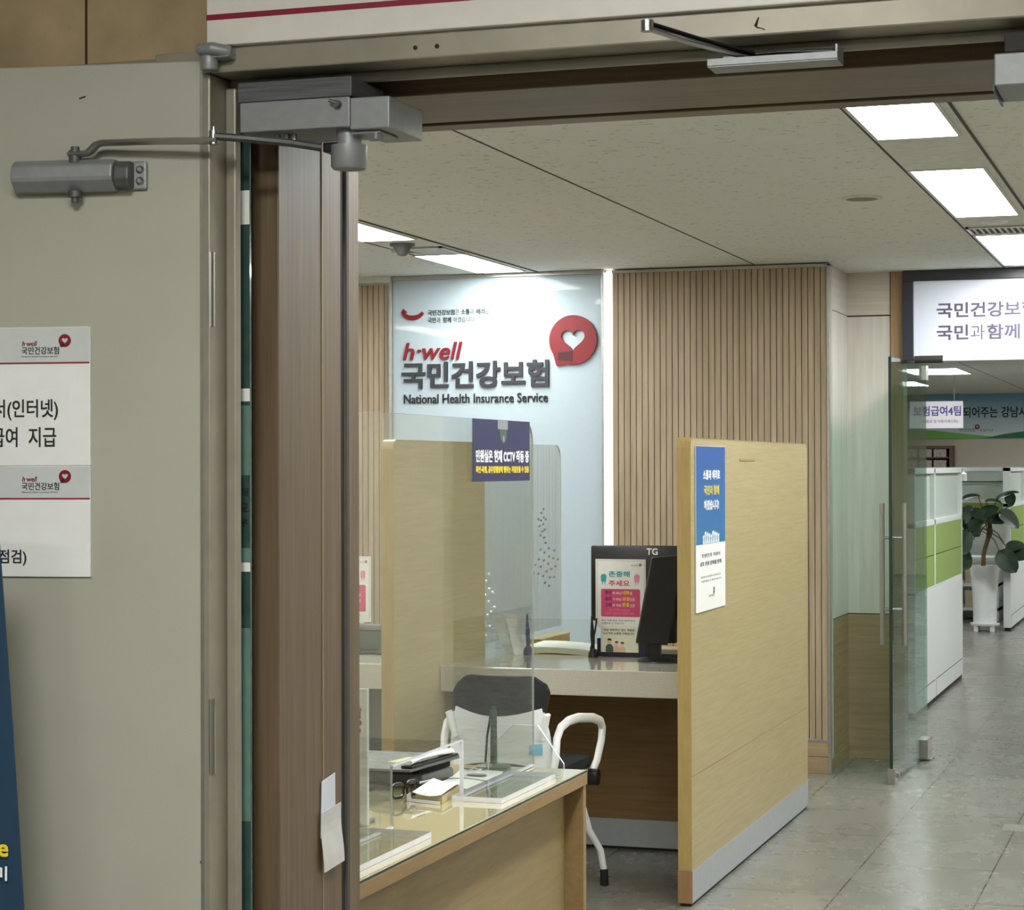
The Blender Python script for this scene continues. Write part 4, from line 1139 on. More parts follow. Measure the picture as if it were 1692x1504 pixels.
# acrylic screen
ac = thing('acrylic_screen', 'tall clear acrylic screen standing along the wooden desk', 'acrylic screen', (-1.69, 4.6, 0.745))
o = ac.location
L0, L1, zt_ = 3.66, 5.272, 1.652
pts = [(0, 0.003), (0.60, 0.003), (0.60, 0.136), (1.052, 0.136), (1.052, 0.003), (L1 - L0, 0.003)] + [(L1 - L0 - 0.06 + 0.06 * math.sin(0.5 * PI * (1 - i / 6)), zt_ - 0.745 - 0.06 + 0.06 * math.cos(0.5 * PI * (1 - i / 6))) for i in range(7)] + [(0, zt_ - 0.745)]
a = MB(o); a.prism(pts, (-1.6925, L0, 0.745), Y, Z, (0.005, 0, 0), 0, 1)
a.build('sheet', ['acrylic', 'acrylic_dim'], ac)
a = MB(o)
a.box(-1.6945, -1.6855, L0 + 1.0505, L0 + 1.0535, 0.750, 0.882); a.box(-1.6945, -1.6855, L0 + 0.60, L0 + 1.0535, 0.8805, 0.8830); a.box(-1.6945, -1.6855, L0 + 1.05, L1 - 0.002, 0.7462, 0.7505); a.box(-1.6945, -1.6855, L0, L0 + 0.60, 0.7462, 0.7505)
a.build('opening_edge', 'acrylic_edge', ac)
for y0, y1 in ((4.66, 5.09), (3.68, 4.19)):
    xp = -1.698 if y0 > 4 else -1.795
    a = MB(o); a.prism(rrect(-1.570 - xp, y1 - y0, 0.004, 2), (xp, y0, 0.7455), X, Y, (0, 0, 0.012), 0, 1)
    pb = a.build('foot_plate', ['acrylic', 'acrylic_edge'], ac)
    yc = 5.090 if y0 > 4 else 3.72
    a = MB(o); a.prism([(0, 0), (0.203, 0), (0.203, 0.035), (0.134, 0.130), (0.069, 0.130), (0, 0.065)], (-1.754, yc, 0.7455 if y0 < 4 else 0.7455), X, Z, (0, 0.008, 0), 0, 1)
    a.build('fin', ['acrylic', 'acrylic_edge'], ac)

# notice on the screen
cv = thing('camera_notice', 'dark blue notice with white lettering stuck on the acrylic screen', 'notice', (-1.685, 5.0, 1.57))
o = cv.location
x_ = -1.6857
MB(o).box(x_, x_ + 0.0012, 4.783, 5.232, 1.498, 1.6515).build('sheet', 'cctv_blue', cv)
xt = x_ + 0.0013
L = MB(o); letters(L, '민원실은 현재 CCTV 작동 중', (xt, 4.805, 1.545), Y, Z, 0.418, 0.031, 0.0003, 0.035); L.build('white_lettering', 'white_ink', cv)
L = MB(o); letters(L, '폭언·폭행, 공무집행방해 행위는 처벌받을 수 있음', (xt, 4.805, 1.518), Y, Z, 0.418, 0.018, 0.0003, 0.04); L.build('yellow_lettering', 'yellow', cv)
a = MB(o); a.prism([(-0.03, 0), (0.05, 0), (0.05, -0.022), (-0.03, -0.022)], (xt, 5.0, 1.6505), Y, Z, (0.0004, 0, 0), 0)
a.prism([(-0.018, -0.022), (0.044, -0.022), (0.036, -0.048), (0.020, -0.058), (0.002, -0.055), (-0.012, -0.045)], (xt, 5.0, 1.6505), Y, Z, (0.0004, 0, 0), 1)
a.prism(circ(0.008, 16, 0.016, -0.046), (xt + 0.0004, 5.0, 1.6505), Y, Z, (0.0003, 0, 0), 0)
a.build('camera_print', ['silver', 'green_grey'], cv)

# white stand at the left end of the desk
wh = thing('document_stand', 'upright white stand with red marks at the near end of the desk', 'stand', (-1.86, 4.28, 0.7455))
o = wh.location
MB(o).box(-2.03, -1.752, 4.272, 4.285, 0.7455, 1.047).build('board', plain('pale grey white plastic', (206, 208, 212), 0.5), wh, bevel=0.002)
MB(o).box(-2.02, -1.764, 4.20, 4.35, 0.7455, 0.752).build('foot', 'grey_device', wh, bevel=0.002)
L = MB(o)
for q, z in ((0.0, 0.985), (0.004, 0.972), (0.0, 0.955)):
    L.prism(circ(0.006, 10), (-1.772 + q * 0.5, 4.2715, z), X, Z, (0, -0.0004, 0))
letters(L, '상담', (-1.80, 4.2715, 0.99), X, Z, 0.036, 0.016, 0.0004, 0.02)
L.build('red_marks', 'red', wh)

# things on the desk
fd = thing('document_tray', 'flat dark grey tray with a black underside on the desk', 'tray', (-1.95, 4.92, 0.7455))
o = fd.location
MB(o).quadbox([(-2.16, 4.87, 0.7455), (-1.85, 4.87, 0.7455), (-1.82, 5.02, 0.7455), (-2.16, 5.02, 0.7455)], (0, 0, 0.026)).build('base', 'grey_device', fd, bevel=0.006, smooth=True)
MB(o).quadbox([(-2.15, 4.88, 0.7715), (-1.865, 4.885, 0.7715), (-1.835, 5.03, 0.7715), (-2.15, 5.03, 0.7715)], (0, 0, 0.0175)).build('middle', 'black_matt', fd)
MB(o).quadbox([(-2.18, 4.775, 0.789), (-1.845, 4.775, 0.789), (-1.815, 5.08, 0.789), (-2.14, 5.08, 0.789)], (0, 0, 0.007)).build('lid', 'grey_device', fd, bevel=0.002)
nt_ = thing('sticky_note', 'pale yellow sticky note on the dark grey tray', 'sticky note', (-1.90, 4.93, 0.7965))
MB(nt_.location).quadbox([(-1.950, 4.885, 0.7965), (-1.888, 4.885, 0.7965), (-1.872, 4.985, 0.7965), (-1.930, 4.985, 0.7965)], (0, 0, 0.0006)).build('sheet', 'note', nt_)
ph = thing('telephone_handset', 'white and black telephone handset lying on the dark tray', 'telephone', (-1.84, 4.92, 0.7965))
o = ph.location
MB(o).quadbox([(-1.876, 4.79, 0.7965), (-1.846, 4.79, 0.7965), (-1.819, 5.05, 0.7965), (-1.846, 5.05, 0.7965)], (0, 0, 0.007)).build('cradle', 'black', ph, bevel=0.002)
a = MB(o); a.tube([(-1.862, 4.80, 0.810), (-1.858, 4.86, 0.8125), (-1.846, 4.95, 0.8125), (-1.834, 5.03, 0.810)], [1.25, 0.9, 0.9, 1.25], 10, flat=(0.0105, 0.0065))
a.build('grip', 'chair_white', ph, smooth=True)
MB(o).quadbox([(-1.862, 4.845, 0.8175), (-1.852, 4.845, 0.8175), (-1.848, 4.885, 0.8175), (-1.858, 4.885, 0.8175)], (0, 0, 0.002)).build('key', 'black', ph)
pc = thing('pen_holder', 'black pens lying in a narrow holder in front of the dark grey tray', 'pens', (-1.82, 4.76, 0.7455))
o = pc.location
MB(o).quadbox([(-1.848, 4.775, 0.7455), (-1.826, 4.775, 0.7455), (-1.808, 4.865, 0.7455), (-1.832, 4.865, 0.7455)], (0, 0, 0.010)).build('tray', 'black', pc, bevel=0.003)
for i, mt in enumerate(('black', 'chrome', 'black')):
    a = MB(o); a.tube([(-1.842 + 0.007 * i, 4.78, 0.760), (-1.826 + 0.007 * i, 4.860, 0.760)], 0.0042, 8); a.build('pen', mt, pc, smooth=True)
gls = thing('eyeglasses', 'black framed eyeglasses resting on the glass desk top', 'eyeglasses', (-1.81, 4.66, 0.7455))
o = gls.location
a = MB(o)
for cx, cy in ((-1.826, 4.648), (-1.812, 4.708)):
    u_, v_ = Vector((0.24, 0.97, 0)), Vector((0, 0, 1))
    oo = [(0.025 * math.copysign(abs(math.cos(k * PI / 10)) ** 0.55, math.cos(k * PI / 10)), 0.019 * math.copysign(abs(math.sin(k * PI / 10)) ** 0.55, math.sin(k * PI / 10))) for k in range(20)]
    ii = [(p[0] * 0.84, p[1] * 0.80) for p in oo]
    a.ring(oo, ii, (cx, cy, 0.7655), u_, v_, (-0.004, 0.002, 0))
a.tube([(-1.820, 4.672, 0.770), (-1.818, 4.684, 0.770)], 0.003, 6)
a.build('frame', 'black', gls)
for sx, (p0, p1, p2) in enumerate((((-1.833, 4.624, 0.772), (-1.88, 4.635, 0.772), (-1.955, 4.652, 0.748)), ((-1.806, 4.732, 0.772), (-1.840, 4.740, 0.772), (-1.92, 4.757, 0.748)))):
    a = MB(o); a.tube([p0, p1, p2], 1, 8, flat=(0.0022, 0.005)); a.build('temple', 'black', gls)
a = MB(o)
for cx, cy in ((-1.826, 4.648), (-1.812, 4.708)):
    a.prism([(0.0205 * math.cos(k * PI / 10), 0.0152 * math.sin(k * PI / 10)) for k in range(20)], (cx - 0.0015, cy + 0.001, 0.7655), (0.24, 0.97, 0), Z, (-0.001, 0.0003, 0))
a.build('lenses', 'acrylic', gls)
cs = thing('card_stack', 'stack of white slips in a clear holder on the desk', 'paper slips', (-1.75, 4.70, 0.7455))
o = cs.location
MB(o).quadbox([(-1.777, 4.632, 0.7455), (-1.702, 4.610, 0.7455), (-1.724, 4.80, 0.7455), (-1.795, 4.82, 0.7455)], (0, 0, 0.016)).build('slips', 'paper_warm', cs)
a = MB(o); a.grid(lambda u, v: (-1.782 + 0.080 * u - 0.020 * v, 4.626 - 0.022 * u + 0.195 * v, 0.7625 + 0.006 * (2 * u - 1) ** 2 + 0.004 * v), 8, 6, 0, (0, 0, -0.0015))
a.build('top_sheet', 'paper', cs, smooth=True)
a = MB(o); a.quadbox([(-1.795, 4.622, 0.7455), (-1.792, 4.620, 0.7455), (-1.797, 4.655, 0.7455), (-1.800, 4.655, 0.7455)], (0, 0, 0.016)); a.quadbox([(-1.790, 4.622, 0.7455), (-1.703, 4.596, 0.7455), (-1.703, 4.599, 0.7455), (-1.789, 4.625, 0.7455)], (0, 0, 0.007))
a.build('holder', 'acrylic_edge', cs)
for k, (x0, y0, lb, rz_, ln) in enumerate(((-1.772, 4.91, 'loose white sheet behind the stack of slips, under the screen', 0.15, 0.13), (-1.772, 5.055, 'white printed form with a dark picture at the far end of the desk', -0.05, 0.10))):
    t = thing('paper_sheet', lb, 'paper', (x0, y0, 0.7455), 0, 'loose papers on the desk')
    a = MB(t.location); a.grid(lambda u, v: (x0 - 0.052 + 0.115 * u + rz_ * 0.03 * v, y0 - 0.07 + ln * v, 0.7468 + 0.010 * k * v * v + 0.003 * math.sin(4 * u)), 8, 6, 0, (0, 0, 0.0008))
    a.build('sheet', 'paper', t, smooth=True)
    if k:
        L = MB(t.location); letters(L, '작성 안내', (x0 - 0.04, y0 + 0.005, 0.7600), X, Y, 0.085, 0.02, 0.0004, 0.02); L.build('lettering', 'ink', t)
        a = MB(t.location); a.prism(circ(0.026, 18), (x0 + 0.01, y0 - 0.028, 0.7535), X, Y * 0.7, (0, 0, 0.0006)); a.build('dark_picture', 'black', t)
ms = thing('desk_stand', 'green grey rod stand with a round foot at the far edge of the desk', 'stand', (-1.772, 5.19, 0.745))
o = ms.location
MB(o).loft([((-1.772, 5.19, 0.7451), 0.046), ((-1.772, 5.19, 0.754), 0.045), ((-1.772, 5.19, 0.760), 0.022)], 28).build('foot', 'green_grey', ms, smooth=True)
a = MB(o); a.loft([((-1.772, 5.19, 0.755), 0.0095), ((-1.772, 5.19, 0.895), 0.0085), ((-1.772, 5.19, 0.909), 0.004)], 14); a.build('rod', 'green_grey', ms, smooth=True)
a = MB(o); a.tube([(-1.795, 5.19, 0.762), (-1.790, 5.19, 0.83), (-1.778, 5.19, 0.90)], 0.003, 8); a.build('cable', 'cable', ms, smooth=True)

# ================================================================== VISITOR CHAIR
chx, chy = -2.33, 7.12
ch_ = thing('visitor_chair', 'white plastic armchair with a dark back cushion, facing the stone counter', 'chair', (chx, chy, 0))
o = ch_.location
YB = 6.86
def shell(u, v):
    # u across, v up; narrower and bowed towards the top
    hw = 0.195 - 0.030 * v - 0.02 * max(0, v - 0.6)
    x = chx + (2 * u - 1) * hw
    y = YB + 0.045 * (2 * u - 1) ** 2 - 0.03 * v
    zb = 0.485 + 0.030 * math.cos((2 * u - 1) * 0.5 * PI)
    zt = 0.705 - 0.028 * math.cos((2 * u - 1) * 0.5 * PI)
    return (x, y, zb + (zt - zb) * v)
MB(o).grid(shell, 18, 8, 0, (0, 0.02, 0)).build('back_shell', 'chair_white', ch_, smooth=True)
for sx in (-1, 1):
    a = MB(o); a.tube([(chx + sx * 0.158, YB + 0.02, 0.60), (chx + sx * 0.172, YB + 0.012, 0.65), (chx + sx * 0.180, YB + 0.008, 0.685)], 1, 10, flat=(0.022, 0.010)) ; a.build('shell_ear', 'chair_white', ch_, smooth=True)
def cush(u, v):
    s = 2 * u - 1
    k = 1 - 0.10 * max(0, v - 0.7) / 0.3
    hw = (0.178 - 0.012 * (1 - v)) * k
    zb = 0.668 + 0.024 * s * s - 0.0
    zt = 0.812 - 0.03 * max(0, abs(s) - 0.75) / 0.25 * 1.0
    return (chx + s * hw, YB - 0.028 + 0.05 * s * s + 0.02 * v, zb + (zt - zb) * v)
MB(o).grid(cush, 18, 10, 0, (0, 0.028, 0)).build('back_cushion', 'chair_mesh', ch_, smooth=True)
MB(o).box(chx - 0.20, chx + 0.20, YB + 0.06, YB + 0.50, 0.44, 0.49).build('seat', 'chair_mesh', ch_, bevel=0.022, smooth=True)
MB(o).box(chx - 0.19, chx + 0.19, YB + 0.06, YB + 0.48, 0.41, 0.44).build('seat_pan', 'chair_white', ch_, bevel=0.008)
for sx in (-1, 1):
    xa = chx + sx * 0.205
    a = MB(o)
    a.tube([(xa - sx * 0.02, YB + 0.02, 0.44), (xa, YB + 0.02, 0.53), (xa, YB + 0.035, 0.60), (xa + sx * 0.004, YB + 0.07, 0.635), (xa + sx * 0.010, YB + 0.14, 0.650), (xa + sx * 0.016, YB + 0.24, 0.650), (xa + sx * 0.024, YB + 0.40, 0.632), (xa + sx * 0.030, YB + 0.475, 0.612), (xa + sx * 0.030, YB + 0.50, 0.585), (xa + sx * 0.028, YB + 0.495, 0.54), (xa + sx * 0.018, YB + 0.47, 0.47), (xa, YB + 0.44, 0.415)], 1, 12, flat=(0.017, 0.013))
    a.build('armrest', 'chair_white', ch_, smooth=True)
    a = MB(o); a.cyl((xa + sx * 0.0, YB + 0.43, 0.415), (xa + sx * 0.035, YB + 0.43, 0.415), 0.030, seg=18); a.build('knob', 'black', ch_, smooth=True)
    for fy, yk in ((1, YB + 0.56), (0, YB + 0.02)):
        ym = YB + 0.40 if fy else YB + 0.14
        fx = chx + sx * (0.225 if fy else 0.225)
        a = MB(o); a.tube([(chx + sx * 0.16, ym, 0.41), (fx - sx * 0.045, yk - (0.05 if fy else -0.05), 0.21), (fx - sx * 0.012, yk - (0.012 if fy else -0.012), 0.13), (fx - sx * 0.002, yk, 0.05)], 0.0125, 12)
        lg = a.build('leg', 'chair_white', ch_, smooth=True)
        a = MB(o); a.loft([((fx, yk, 0.0), 0.0165), ((fx - sx * 0.002, yk, 0.06), 0.0145)], 14); a.build('foot_cap', 'rubber', lg, smooth=True)
a = MB(o); a.quadbox([(chx + 0.115, YB + 0.0115, 0.545), (chx + 0.158, YB + 0.0225, 0.547), (chx + 0.158, YB + 0.0205, 0.583), (chx + 0.115, YB + 0.0095, 0.580)], (0, -0.006, 0)); a.build('label_sticker', 'blue_label', ch_)

# ================================================================== GLASS DOOR AND DISPLAY
gd = thing('door_2', 'clear glass swing door standing open beside the recess', 'door', (-1.445, 11.15, 0), kind='structure')
o = gd.location
a = MB(o); a.box(-1.450, -1.438, 10.19, 11.17, 0.02, 2.065, 0); a.build('pane', 'glass', gd)
a = MB(o); a.box(-1.4515, -1.4365, 10.185, 10.1905, 0.02, 2.065); a.build('edge_seal', 'glass_edge', gd)
for x, nm in ((-1.405, 'pull_handle'), (-1.513, 'pull_handle')):
    a = MB(o); a.cyl((x, 10.335, 0.66), (x, 10.335, 1.355), 0.0125, seg=16)
    ho = a.build(nm, 'steel', gd, smooth=True)
for z in (0.835, 1.185):
    a = MB(o); a.cyl((-1.51, 10.335, z), (-1.405, 10.335, z), 0.008, seg=12); a.build('handle_bracket', 'chrome', gd, smooth=True)
a = MB(o); a.box(-1.462, -1.426, 10.18, 10.27, 0.0, 0.075); a.box(-1.47, -1.41, 10.205, 10.235, 0.03, 0.055); a.build('lock_patch', 'steel', gd, bevel=0.003)
a = MB(o); a.box(-1.474, -1.414, 11.04, 11.18, 0.012, 0.115); a.box(-1.49, -1.40, 11.08, 11.16, 0.0, 0.012); a.build('floor_pivot', 'steel', gd, bevel=0.003)
a = MB(o); a.box(-1.462, -1.426, 11.09, 11.17, 1.985, 2.066); a.build('top_patch', 'steel', gd, bevel=0.003)
a = MB(o); a.tube([(-1.475, 11.05, 2.092), (-1.33, 11.05, 2.092)], 1, 14, flat=(0.026, 0.020)); a.build('top_bracket', plain('dull brass grey', (66, 64, 60), 0.5, metal=0.3), gd, smooth=True)

gd.location.x = -1.410
gd.rotation_euler.z = -0.0443
ds = thing('display_sign', 'white display in a black frame over the far opening', 'sign', (-0.6, 11.08, 2.08))
o = ds.location
a = MB(o); a.box(-1.505, 0.6, 11.03, 11.119, 2.500, 2.556); a.box(-1.505, -1.449, 11.03, 11.119, 2.086, 2.500)
a.build('frame', 'black_frame', ds, bevel=0.003)
MB(o).box(-1.449, 0.6, 11.045, 11.119, 2.083, 2.500).build('face', 'display', ds)
line(ds, 'bold_lettering', 'ink_purple', '국민건강보험', (-1.331, 11.0448, 2.305), X, Z, 0.505, 0.080, 0.0006, 0.03)
line(ds, 'bold_lettering', 'ink_purple', '국민', (-1.331, 11.0448, 2.189), X, Z, 0.162, 0.080, 0.0006, 0.03)
line(ds, 'bold_lettering', 'ink_purple', '함께', (-1.075, 11.0448, 2.189), X, Z, 0.166, 0.080, 0.0006, 0.03)
L = MB(o); letters(L, '과', (-1.158, 11.0448, 2.189), X, Z, 0.072, 0.078, 0.0006); L.build('light_lettering', 'ink_purple', ds)

# floor tape patch
tpz = thing('tape_patch', 'square translucent tape patch stuck on the floor tiles', 'tape', (-0.74, 9.12, 0))
MB(tpz.location).box(-0.83, -0.60, 9.03, 9.20, 0.0002, 0.0012).build('sheet', 'tape', tpz)

# ================================================================== FAR OFFICE
def cubicle(name, label, x0, x1, y0, y1, div, extra_end=False):
    t = thing('cubicle_wall', label, 'cubicle wall', ((x0 + x1) / 2, (y0 + y1) / 2, 0), 0, 'green and white cubicle walls')
    o = t.location
    MB(o).box(x0, x1, y0, y1, 0.03, 0.745).build('lower_panel', 'cab_white', t, bevel=0.002)
    MB(o).box(x0 + 0.01, x1 - 0.006, y0 + 0.02, y1 - 0.02, 0, 0.03).build('plinth', 'black_matt', t)
    ys = [y0] + div + [y1]
    g = MB(o)
    for a_, b_ in zip(ys, ys[1:]):
        g.box(x0 + 0.003, x1 - 0.003, a_ + 0.02, b_ - 0.02, 0.76, 0.955); g.box(x0 + 0.003, x1 - 0.003, a_ + 0.02, b_ - 0.02, 0.961, 1.155)
    g.build('fabric_panel', 'cab_green', t)
    f = MB(o)
    for yy in ys:
        f.box(x0, x1, max(y0, yy - 0.025), min(y1, yy + 0.025), 0.745, 1.525)
    f.box(x0, x1, y0, y1, 1.490, 1.525); f.box(x0, x1, y0, y1, 1.155, 1.19); f.box(x0, x1, y0, y1, 0.745, 0.76)
    f.build('frame', 'cab_white', t, bevel=0.002)
    g = MB(o)
    for a_, b_ in zip(ys, ys[1:]):
        g.box((x0 + x1) / 2 - 0.004, (x0 + x1) / 2 + 0.004, a_ + 0.02, b_ - 0.02, 1.19, 1.49)
    g.build('glass_pane', 'frosted', t)
    s = MB(o)
    for a_, b_ in zip(ys, ys[1:]):
        s.box(x1, x1 + 0.0008, a_ + 0.03, b_ - 0.03, 0.142, 0.147); s.box(x1, x1 + 0.0008, a_ + 0.03, a_ + 0.035, 0.03, 0.145)
    s.build('seam', 'ink_grey', t)
    return t
cubicle('cubicle_wall', 'green and white cubicle wall right behind the glass door', -1.76, -1.690, 12.9, 15.5, [13.9])
cubicle('cubicle_wall', 'green and white cubicle wall at the right frame edge', -1.81, -1.742, 20.03, 26.0, [21.6, 23.2, 24.6])
cb = thing('cubicle_back', 'green and white cubicle front behind the potted plant', 'cubicle wall', (-3, 22.2, 0), 0, 'green and white cubicle walls')
o = cb.location
MB(o).box(-4.4, -1.83, 22.15, 22.2, 0.70, 0.94).build('shelf_edge', 'cab_white', cb)
MB(o).box(-4.4, -1.83, 22.152, 22.198, 0.76, 1.16).build('fabric_panel', 'cab_green', cb)
MB(o).box(-4.4, -1.83, 22.15, 22.2, 1.16, 1.20).build('middle_rail', 'cab_white', cb)
MB(o).box(-4.4, -1.83, 22.15, 22.2, 1.49, 1.53).build('top_rail', 'cab_white', cb)
MB(o).box(-4.4, -1.83, 22.17, 22.18, 1.20, 1.49).build('glass_pane', 'frosted', cb)
MB(o).box(-4.4, -1.83, 22.06, 22.15, 1.375, 1.385).build('inner_rail', 'ink_grey', cb)
MB(o).box(-1.96, -1.83, 22.15, 22.2, 0.0, 0.70).build('dark_end', 'dark_panel', cb)
MB(o).box(-4.4, -1.96, 22.16, 22.2, 0.0, 0.70).build('lower_panel', 'cab_white', cb)
ss = thing('low_shelf', 'white shelf with beige cartons half hidden behind the plant pot', 'shelf', (-2.5, 21.6, 0))
o = ss.location
for z in (0.10, 0.34, 0.60):
    MB(o).box(-3.0, -1.97, 21.3, 21.9, z, z + 0.03).build('shelf_board', 'cab_white', ss)
for x in (-3.0, -1.97):
    MB(o).box(x - 0.02, x, 21.3, 21.9, 0, 0.63).build('side_panel', 'cab_white', ss)
for k, z in enumerate((0.13, 0.37)):
    for j in range(3):
        x0 = -2.30 + 0.11 * j
        lb = ('bottom', 'upper')[k] + ' shelf carton ' + ('furthest from the pot', 'in the middle of its row', 'nearest to the pot')[j]
        t = thing('carton', 'small beige carton, ' + lb, 'carton', (x0 + 0.05, 21.4, z + 0.0), 0, 'beige cartons on the low shelf')
        MB(t.location).box(x0, x0 + 0.10, 21.32, 21.55, z, z + 0.17).build('box', 'beige_box', t, bevel=0.003)
t = thing('small_bottle', 'small white bottle on the rail of the far cubicle', 'bottle', (-2.40, 22.105, 1.386))
MB(t.location).loft([((-2.40, 22.105, 1.386), 0.04), ((-2.40, 22.105, 1.46), 0.04), ((-2.40, 22.105, 1.475), 0.018), ((-2.40, 22.105, 1.487), 0.016)], 16).build('body', 'chair_white', t, smooth=True)

# potted plant
ppx, ppy = -1.975, 20.0
pp_ = thing('potted_plant', 'broad leaved potted plant in a tall white pot between the cubicles', 'potted plant', (ppx, ppy, 0))
o = pp_.location
MB(o).loft([((ppx, ppy, 0.075), 0.108), ((ppx, ppy, 0.30), 0.112), ((ppx, ppy, 0.50), 0.128), ((ppx, ppy, 0.60), 0.142), ((ppx, ppy, 0.612), 0.142), ((ppx, ppy, 0.612), 0.130), ((ppx, ppy, 0.58), 0.125)], 36).build('pot', 'pot', pp_, smooth=True)
a = MB(o); a.cyl((ppx, ppy, 0.575), (ppx, ppy, 0.59), 0.126, seg=24); a.build('soil', 'soil', pp_)
a = MB(o); a.loft([((ppx, ppy, 0.055), 0.132), ((ppx, ppy, 0.075), 0.138), ((ppx, ppy, 0.077), 0.110)], 28)
for k in range(4):
    an = PI / 4 + k * PI / 2; cx, cy = ppx + 0.105 * math.cos(an), ppy + 0.105 * math.sin(an)
    a.box(cx - 0.02, cx + 0.02, cy - 0.02, cy + 0.02, 0, 0.057)
a.build('pot_stand', 'pot', pp_)
a = MB(o); a.tube([(ppx - 0.015, ppy, 0.58), (ppx - 0.01, ppy - 0.01, 0.72), (ppx + 0.03, ppy - 0.01, 0.86), (ppx + 0.045, ppy, 0.98), (ppx + 0.03, ppy, 1.08)], [0.022, 0.020, 0.020, 0.018, 0.012], 10)
a.tube([(ppx + 0.01, ppy, 0.80), (ppx + 0.06, ppy, 0.92), (ppx + 0.05, ppy, 1.02)], [0.018, 0.016, 0.012], 10)
a.build('trunk', 'stem', pp_, smooth=True)
# leaves: tip offset (dx, dz), half length, tilt, facing
LV = [(-0.10, 1.255, 0.085, 0.2, 0.30), (0.10, 1.215, 0.075, -0.1, 0.25), (0.22, 1.27, 0.11, 0.35, 0.22), (-0.16, 1.09, 0.10, 1.0, 0.8), (-0.02, 1.09, 0.10, -0.4, 0.6),
      (0.06, 1.12, 0.10, 0.4, 0.7), (0.24, 1.05, 0.12, -0.75, 0.6), (-0.10, 0.97, 0.11, -0.9, 0.8), (-0.17, 0.84, 0.13, 1.2, 0.95), (-0.16, 0.67, 0.10, 1.45, 0.9),
      (0.29, 0.80, 0.09, 0.2, 0.7), (0.36, 0.73, 0.13, 0.05, 0.75), (0.23, 0.66, 0.13, -0.9, 0.95), (-0.06, 1.00, 0.09, 0.5, 0.7), (0.25, 1.23, 0.07, -1.5, 0.9), (0.12, 1.05, 0.09, -0.3, 0.8)]
for k, (dx, z, hl, tl, face) in enumerate(LV):
    c0 = Vector((ppx + dx, ppy - 0.26 + 0.04 * ((k * 5) % 4), z))
    ax = Vector((math.cos(tl), 0.15, math.sin(tl))).normalized()
    nv = Vector((0, -1, 0)) * face + Z * math.sqrt(max(0, 1 - face * face))
    sd_ = ax.cross(nv).normalized(); nv = sd_.cross(ax).normalized()
    def lf(u, v):
        t_ = 2 * u - 1
        wv = 0.72 * hl * math.sqrt(max(0.0, 1 - t_ * t_)) * (1 + 0.25 * -t_)
        return c0 + ax * (t_ * hl) + sd_ * ((2 * v - 1) * wv) - nv * (0.16 * hl * t_ * t_ - 0.22 * hl * abs(2 * v - 1) * 0.6)
    a = MB(o); a.grid(lf, 10, 6, 0, tuple(nv * -0.0015))
    lo_ = a.build('leaf', 'leaf_green', pp_, smooth=True)
    base = Vector((ppx + 0.03, ppy, 0.90 + 0.10 * ((k * 3) % 4) / 3))
    e_ = c0 - ax * hl * 0.8 if (c0 - ax * hl - base).length < (c0 + ax * hl - base).length else c0 + ax * hl * 0.8
    a = MB(o); a.tube([base, (base + e_) / 2 + Z * 0.04, e_], 0.005, 6); a.build('leaf_stalk', 'stem', lo_, smooth=True)

# far banner
fb = thing('wall_banner', 'long sky blue banner with green hills high on the end wall', 'banner', (-1.8, 29.98, 1.93))
g = MB((fb.location[0], fb.location[1], 0)); g.box(-4.6, 0.8, 29.96, 29.995, 1.93, 2.555)
go = g.build('sheet', 'sky_print', fb); go.location = (0, 0, -fb.location[2])
o = fb.location
L = MB(o); L.prism([(0, 0), (1.75, 0), (1.4, 0.03), (0.7, 0.11), (0, 0.165)], (-4.3, 29.9595, 1.932), X, Z, (0, -0.002, 0)); L.build('light_hill', 'hill_light', fb)
L = MB(o); L.prism([(0, 0), (2.5, 0), (2.5, 0.20), (0.7, 0.115), (0.3, 0.06)], (-2.98, 29.957, 1.932), X, Z, (0, -0.002, 0)); L.build('dark_hill', 'hill_dark', fb)
L = MB(o); letters(L, '되어주는 강남사', (-3.25, 29.9585, 2.222), X, Z, 0.885, 0.155, 0.002, 0.015); L.build('lettering', 'ink', fb)
L = MB(o); letters(L, '국민건강보험', (-3.31, 29.9585, 2.03), X, Z, 0.22, 0.045, 0.002); letters(L, '강남지사', (-3.02, 29.9585, 2.03), X, Z, 0.18, 0.035, 0.002); L.build('small_lettering', 'ink_grey', fb)
L = MB(o); heart_logo(L, (-3.055, 29.9585, 2.095), X, Z, 0.034, NY * 0.002); L.build('logo', 'red', fb)
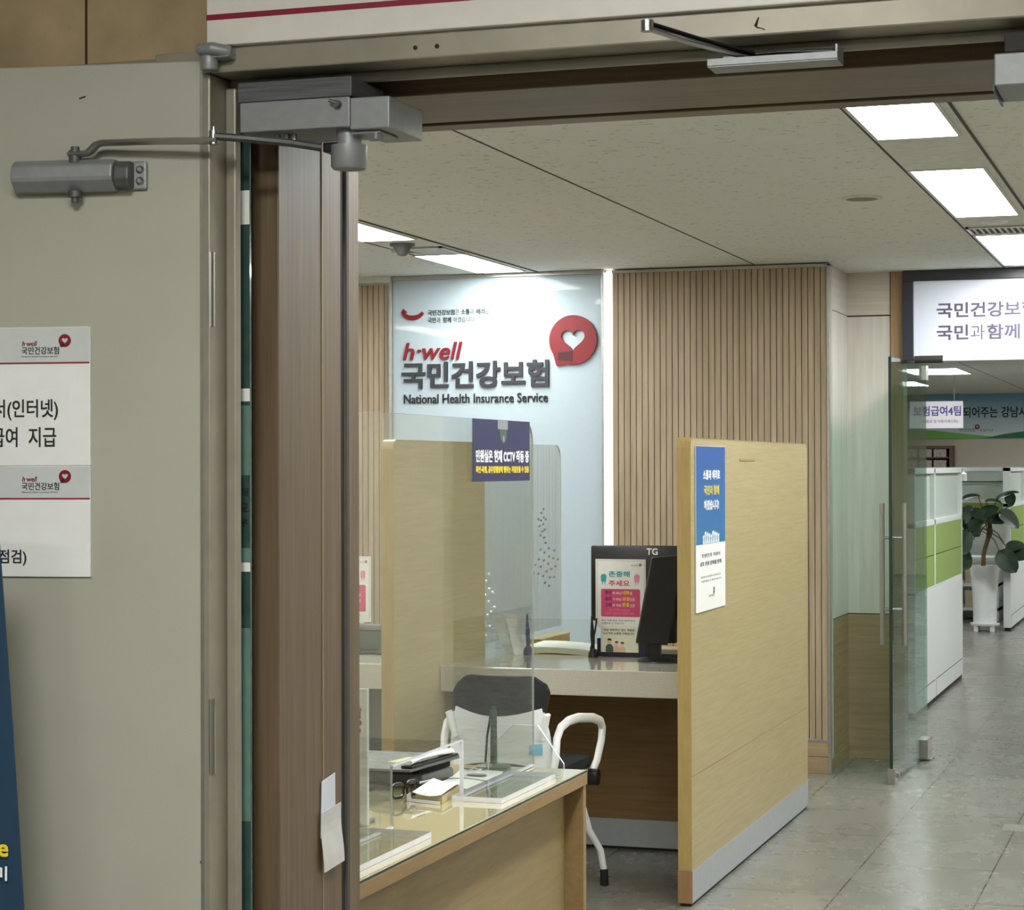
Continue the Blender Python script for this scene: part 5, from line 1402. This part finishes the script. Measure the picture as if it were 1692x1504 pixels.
# hanging team sign
hg = thing('hanging_sign', 'white hanging team sign in front of the sky blue banner', 'sign', (-2.86, 24, 1.97))
o = hg.location
MB(o).box(-3.20, -2.60, 23.99, 24.01, 1.968, 2.275).build('board', plain('lilac white board', (186, 180, 188), 0.5, var=0.01), hg, bevel=0.003)
L = MB(o); letters(L, '보험급여4팀', (-3.155, 23.9895, 2.108), X, Z, 0.53, 0.115, 0.002, 0.025); L.build('lettering', 'ink_navy', hg)
L = MB(o); letters(L, '(보험료 및 자동이체신청)', (-3.06, 23.9895, 2.025), X, Z, 0.40, 0.040, 0.002); L.build('small_lettering', 'ink_grey', hg)
for x in (-3.1, -2.7):
    a = MB(o); a.cyl((x, 24, 2.275), (x, 24, ZC + 0.0), 0.003, seg=6); a.build('hanger', 'steel', hg)
# wall cabinet on the end wall
wc = thing('wall_shelf', 'brown wall shelf with pale binders under the sky blue banner', 'shelf', (-3.75, 29.8, 1.5))
o = wc.location
MB(o).box(-4.2, -3.37, 29.6, 29.99, 1.79, 1.83).build('top', 'brown_shelf', wc)
MB(o).box(-4.2, -3.37, 29.6, 29.99, 1.49, 1.52).build('bottom', 'brown_shelf', wc)
MB(o).box(-3.40, -3.37, 29.6, 29.99, 1.52, 1.79).build('side_panel', 'brown_shelf', wc)
MB(o).box(-4.2, -3.40, 29.95, 29.99, 1.52, 1.79).build('back', 'brown_shelf', wc)
MB(o).box(-4.2, -3.40, 29.6, 29.95, 1.655, 1.672).build('middle_board', 'brown_shelf', wc)
for k in range(6):
    lo_r = k >= 3
    x0 = -4.02 + 0.20 * (k % 3)
    t = thing('binder_box', 'pale binder box on the ' + ('lower' if lo_r else 'upper') + ' board of the brown wall shelf, ' + ('left', 'middle', 'right')[k % 3] + ' of three', 'binder', (x0 + 0.09, 29.75, 1.52 if lo_r else 1.672), 0, 'binders on the brown wall shelf')
    MB(t.location).box(x0, x0 + 0.175, 29.62, 29.9, 1.52 if lo_r else 1.672, (1.52 if lo_r else 1.672) + 0.11).build('box', 'cream_print', t, bevel=0.004)

bpy.data.objects.remove(_to, do_unlink=True)
bpy.data.scenes.remove(_ts)
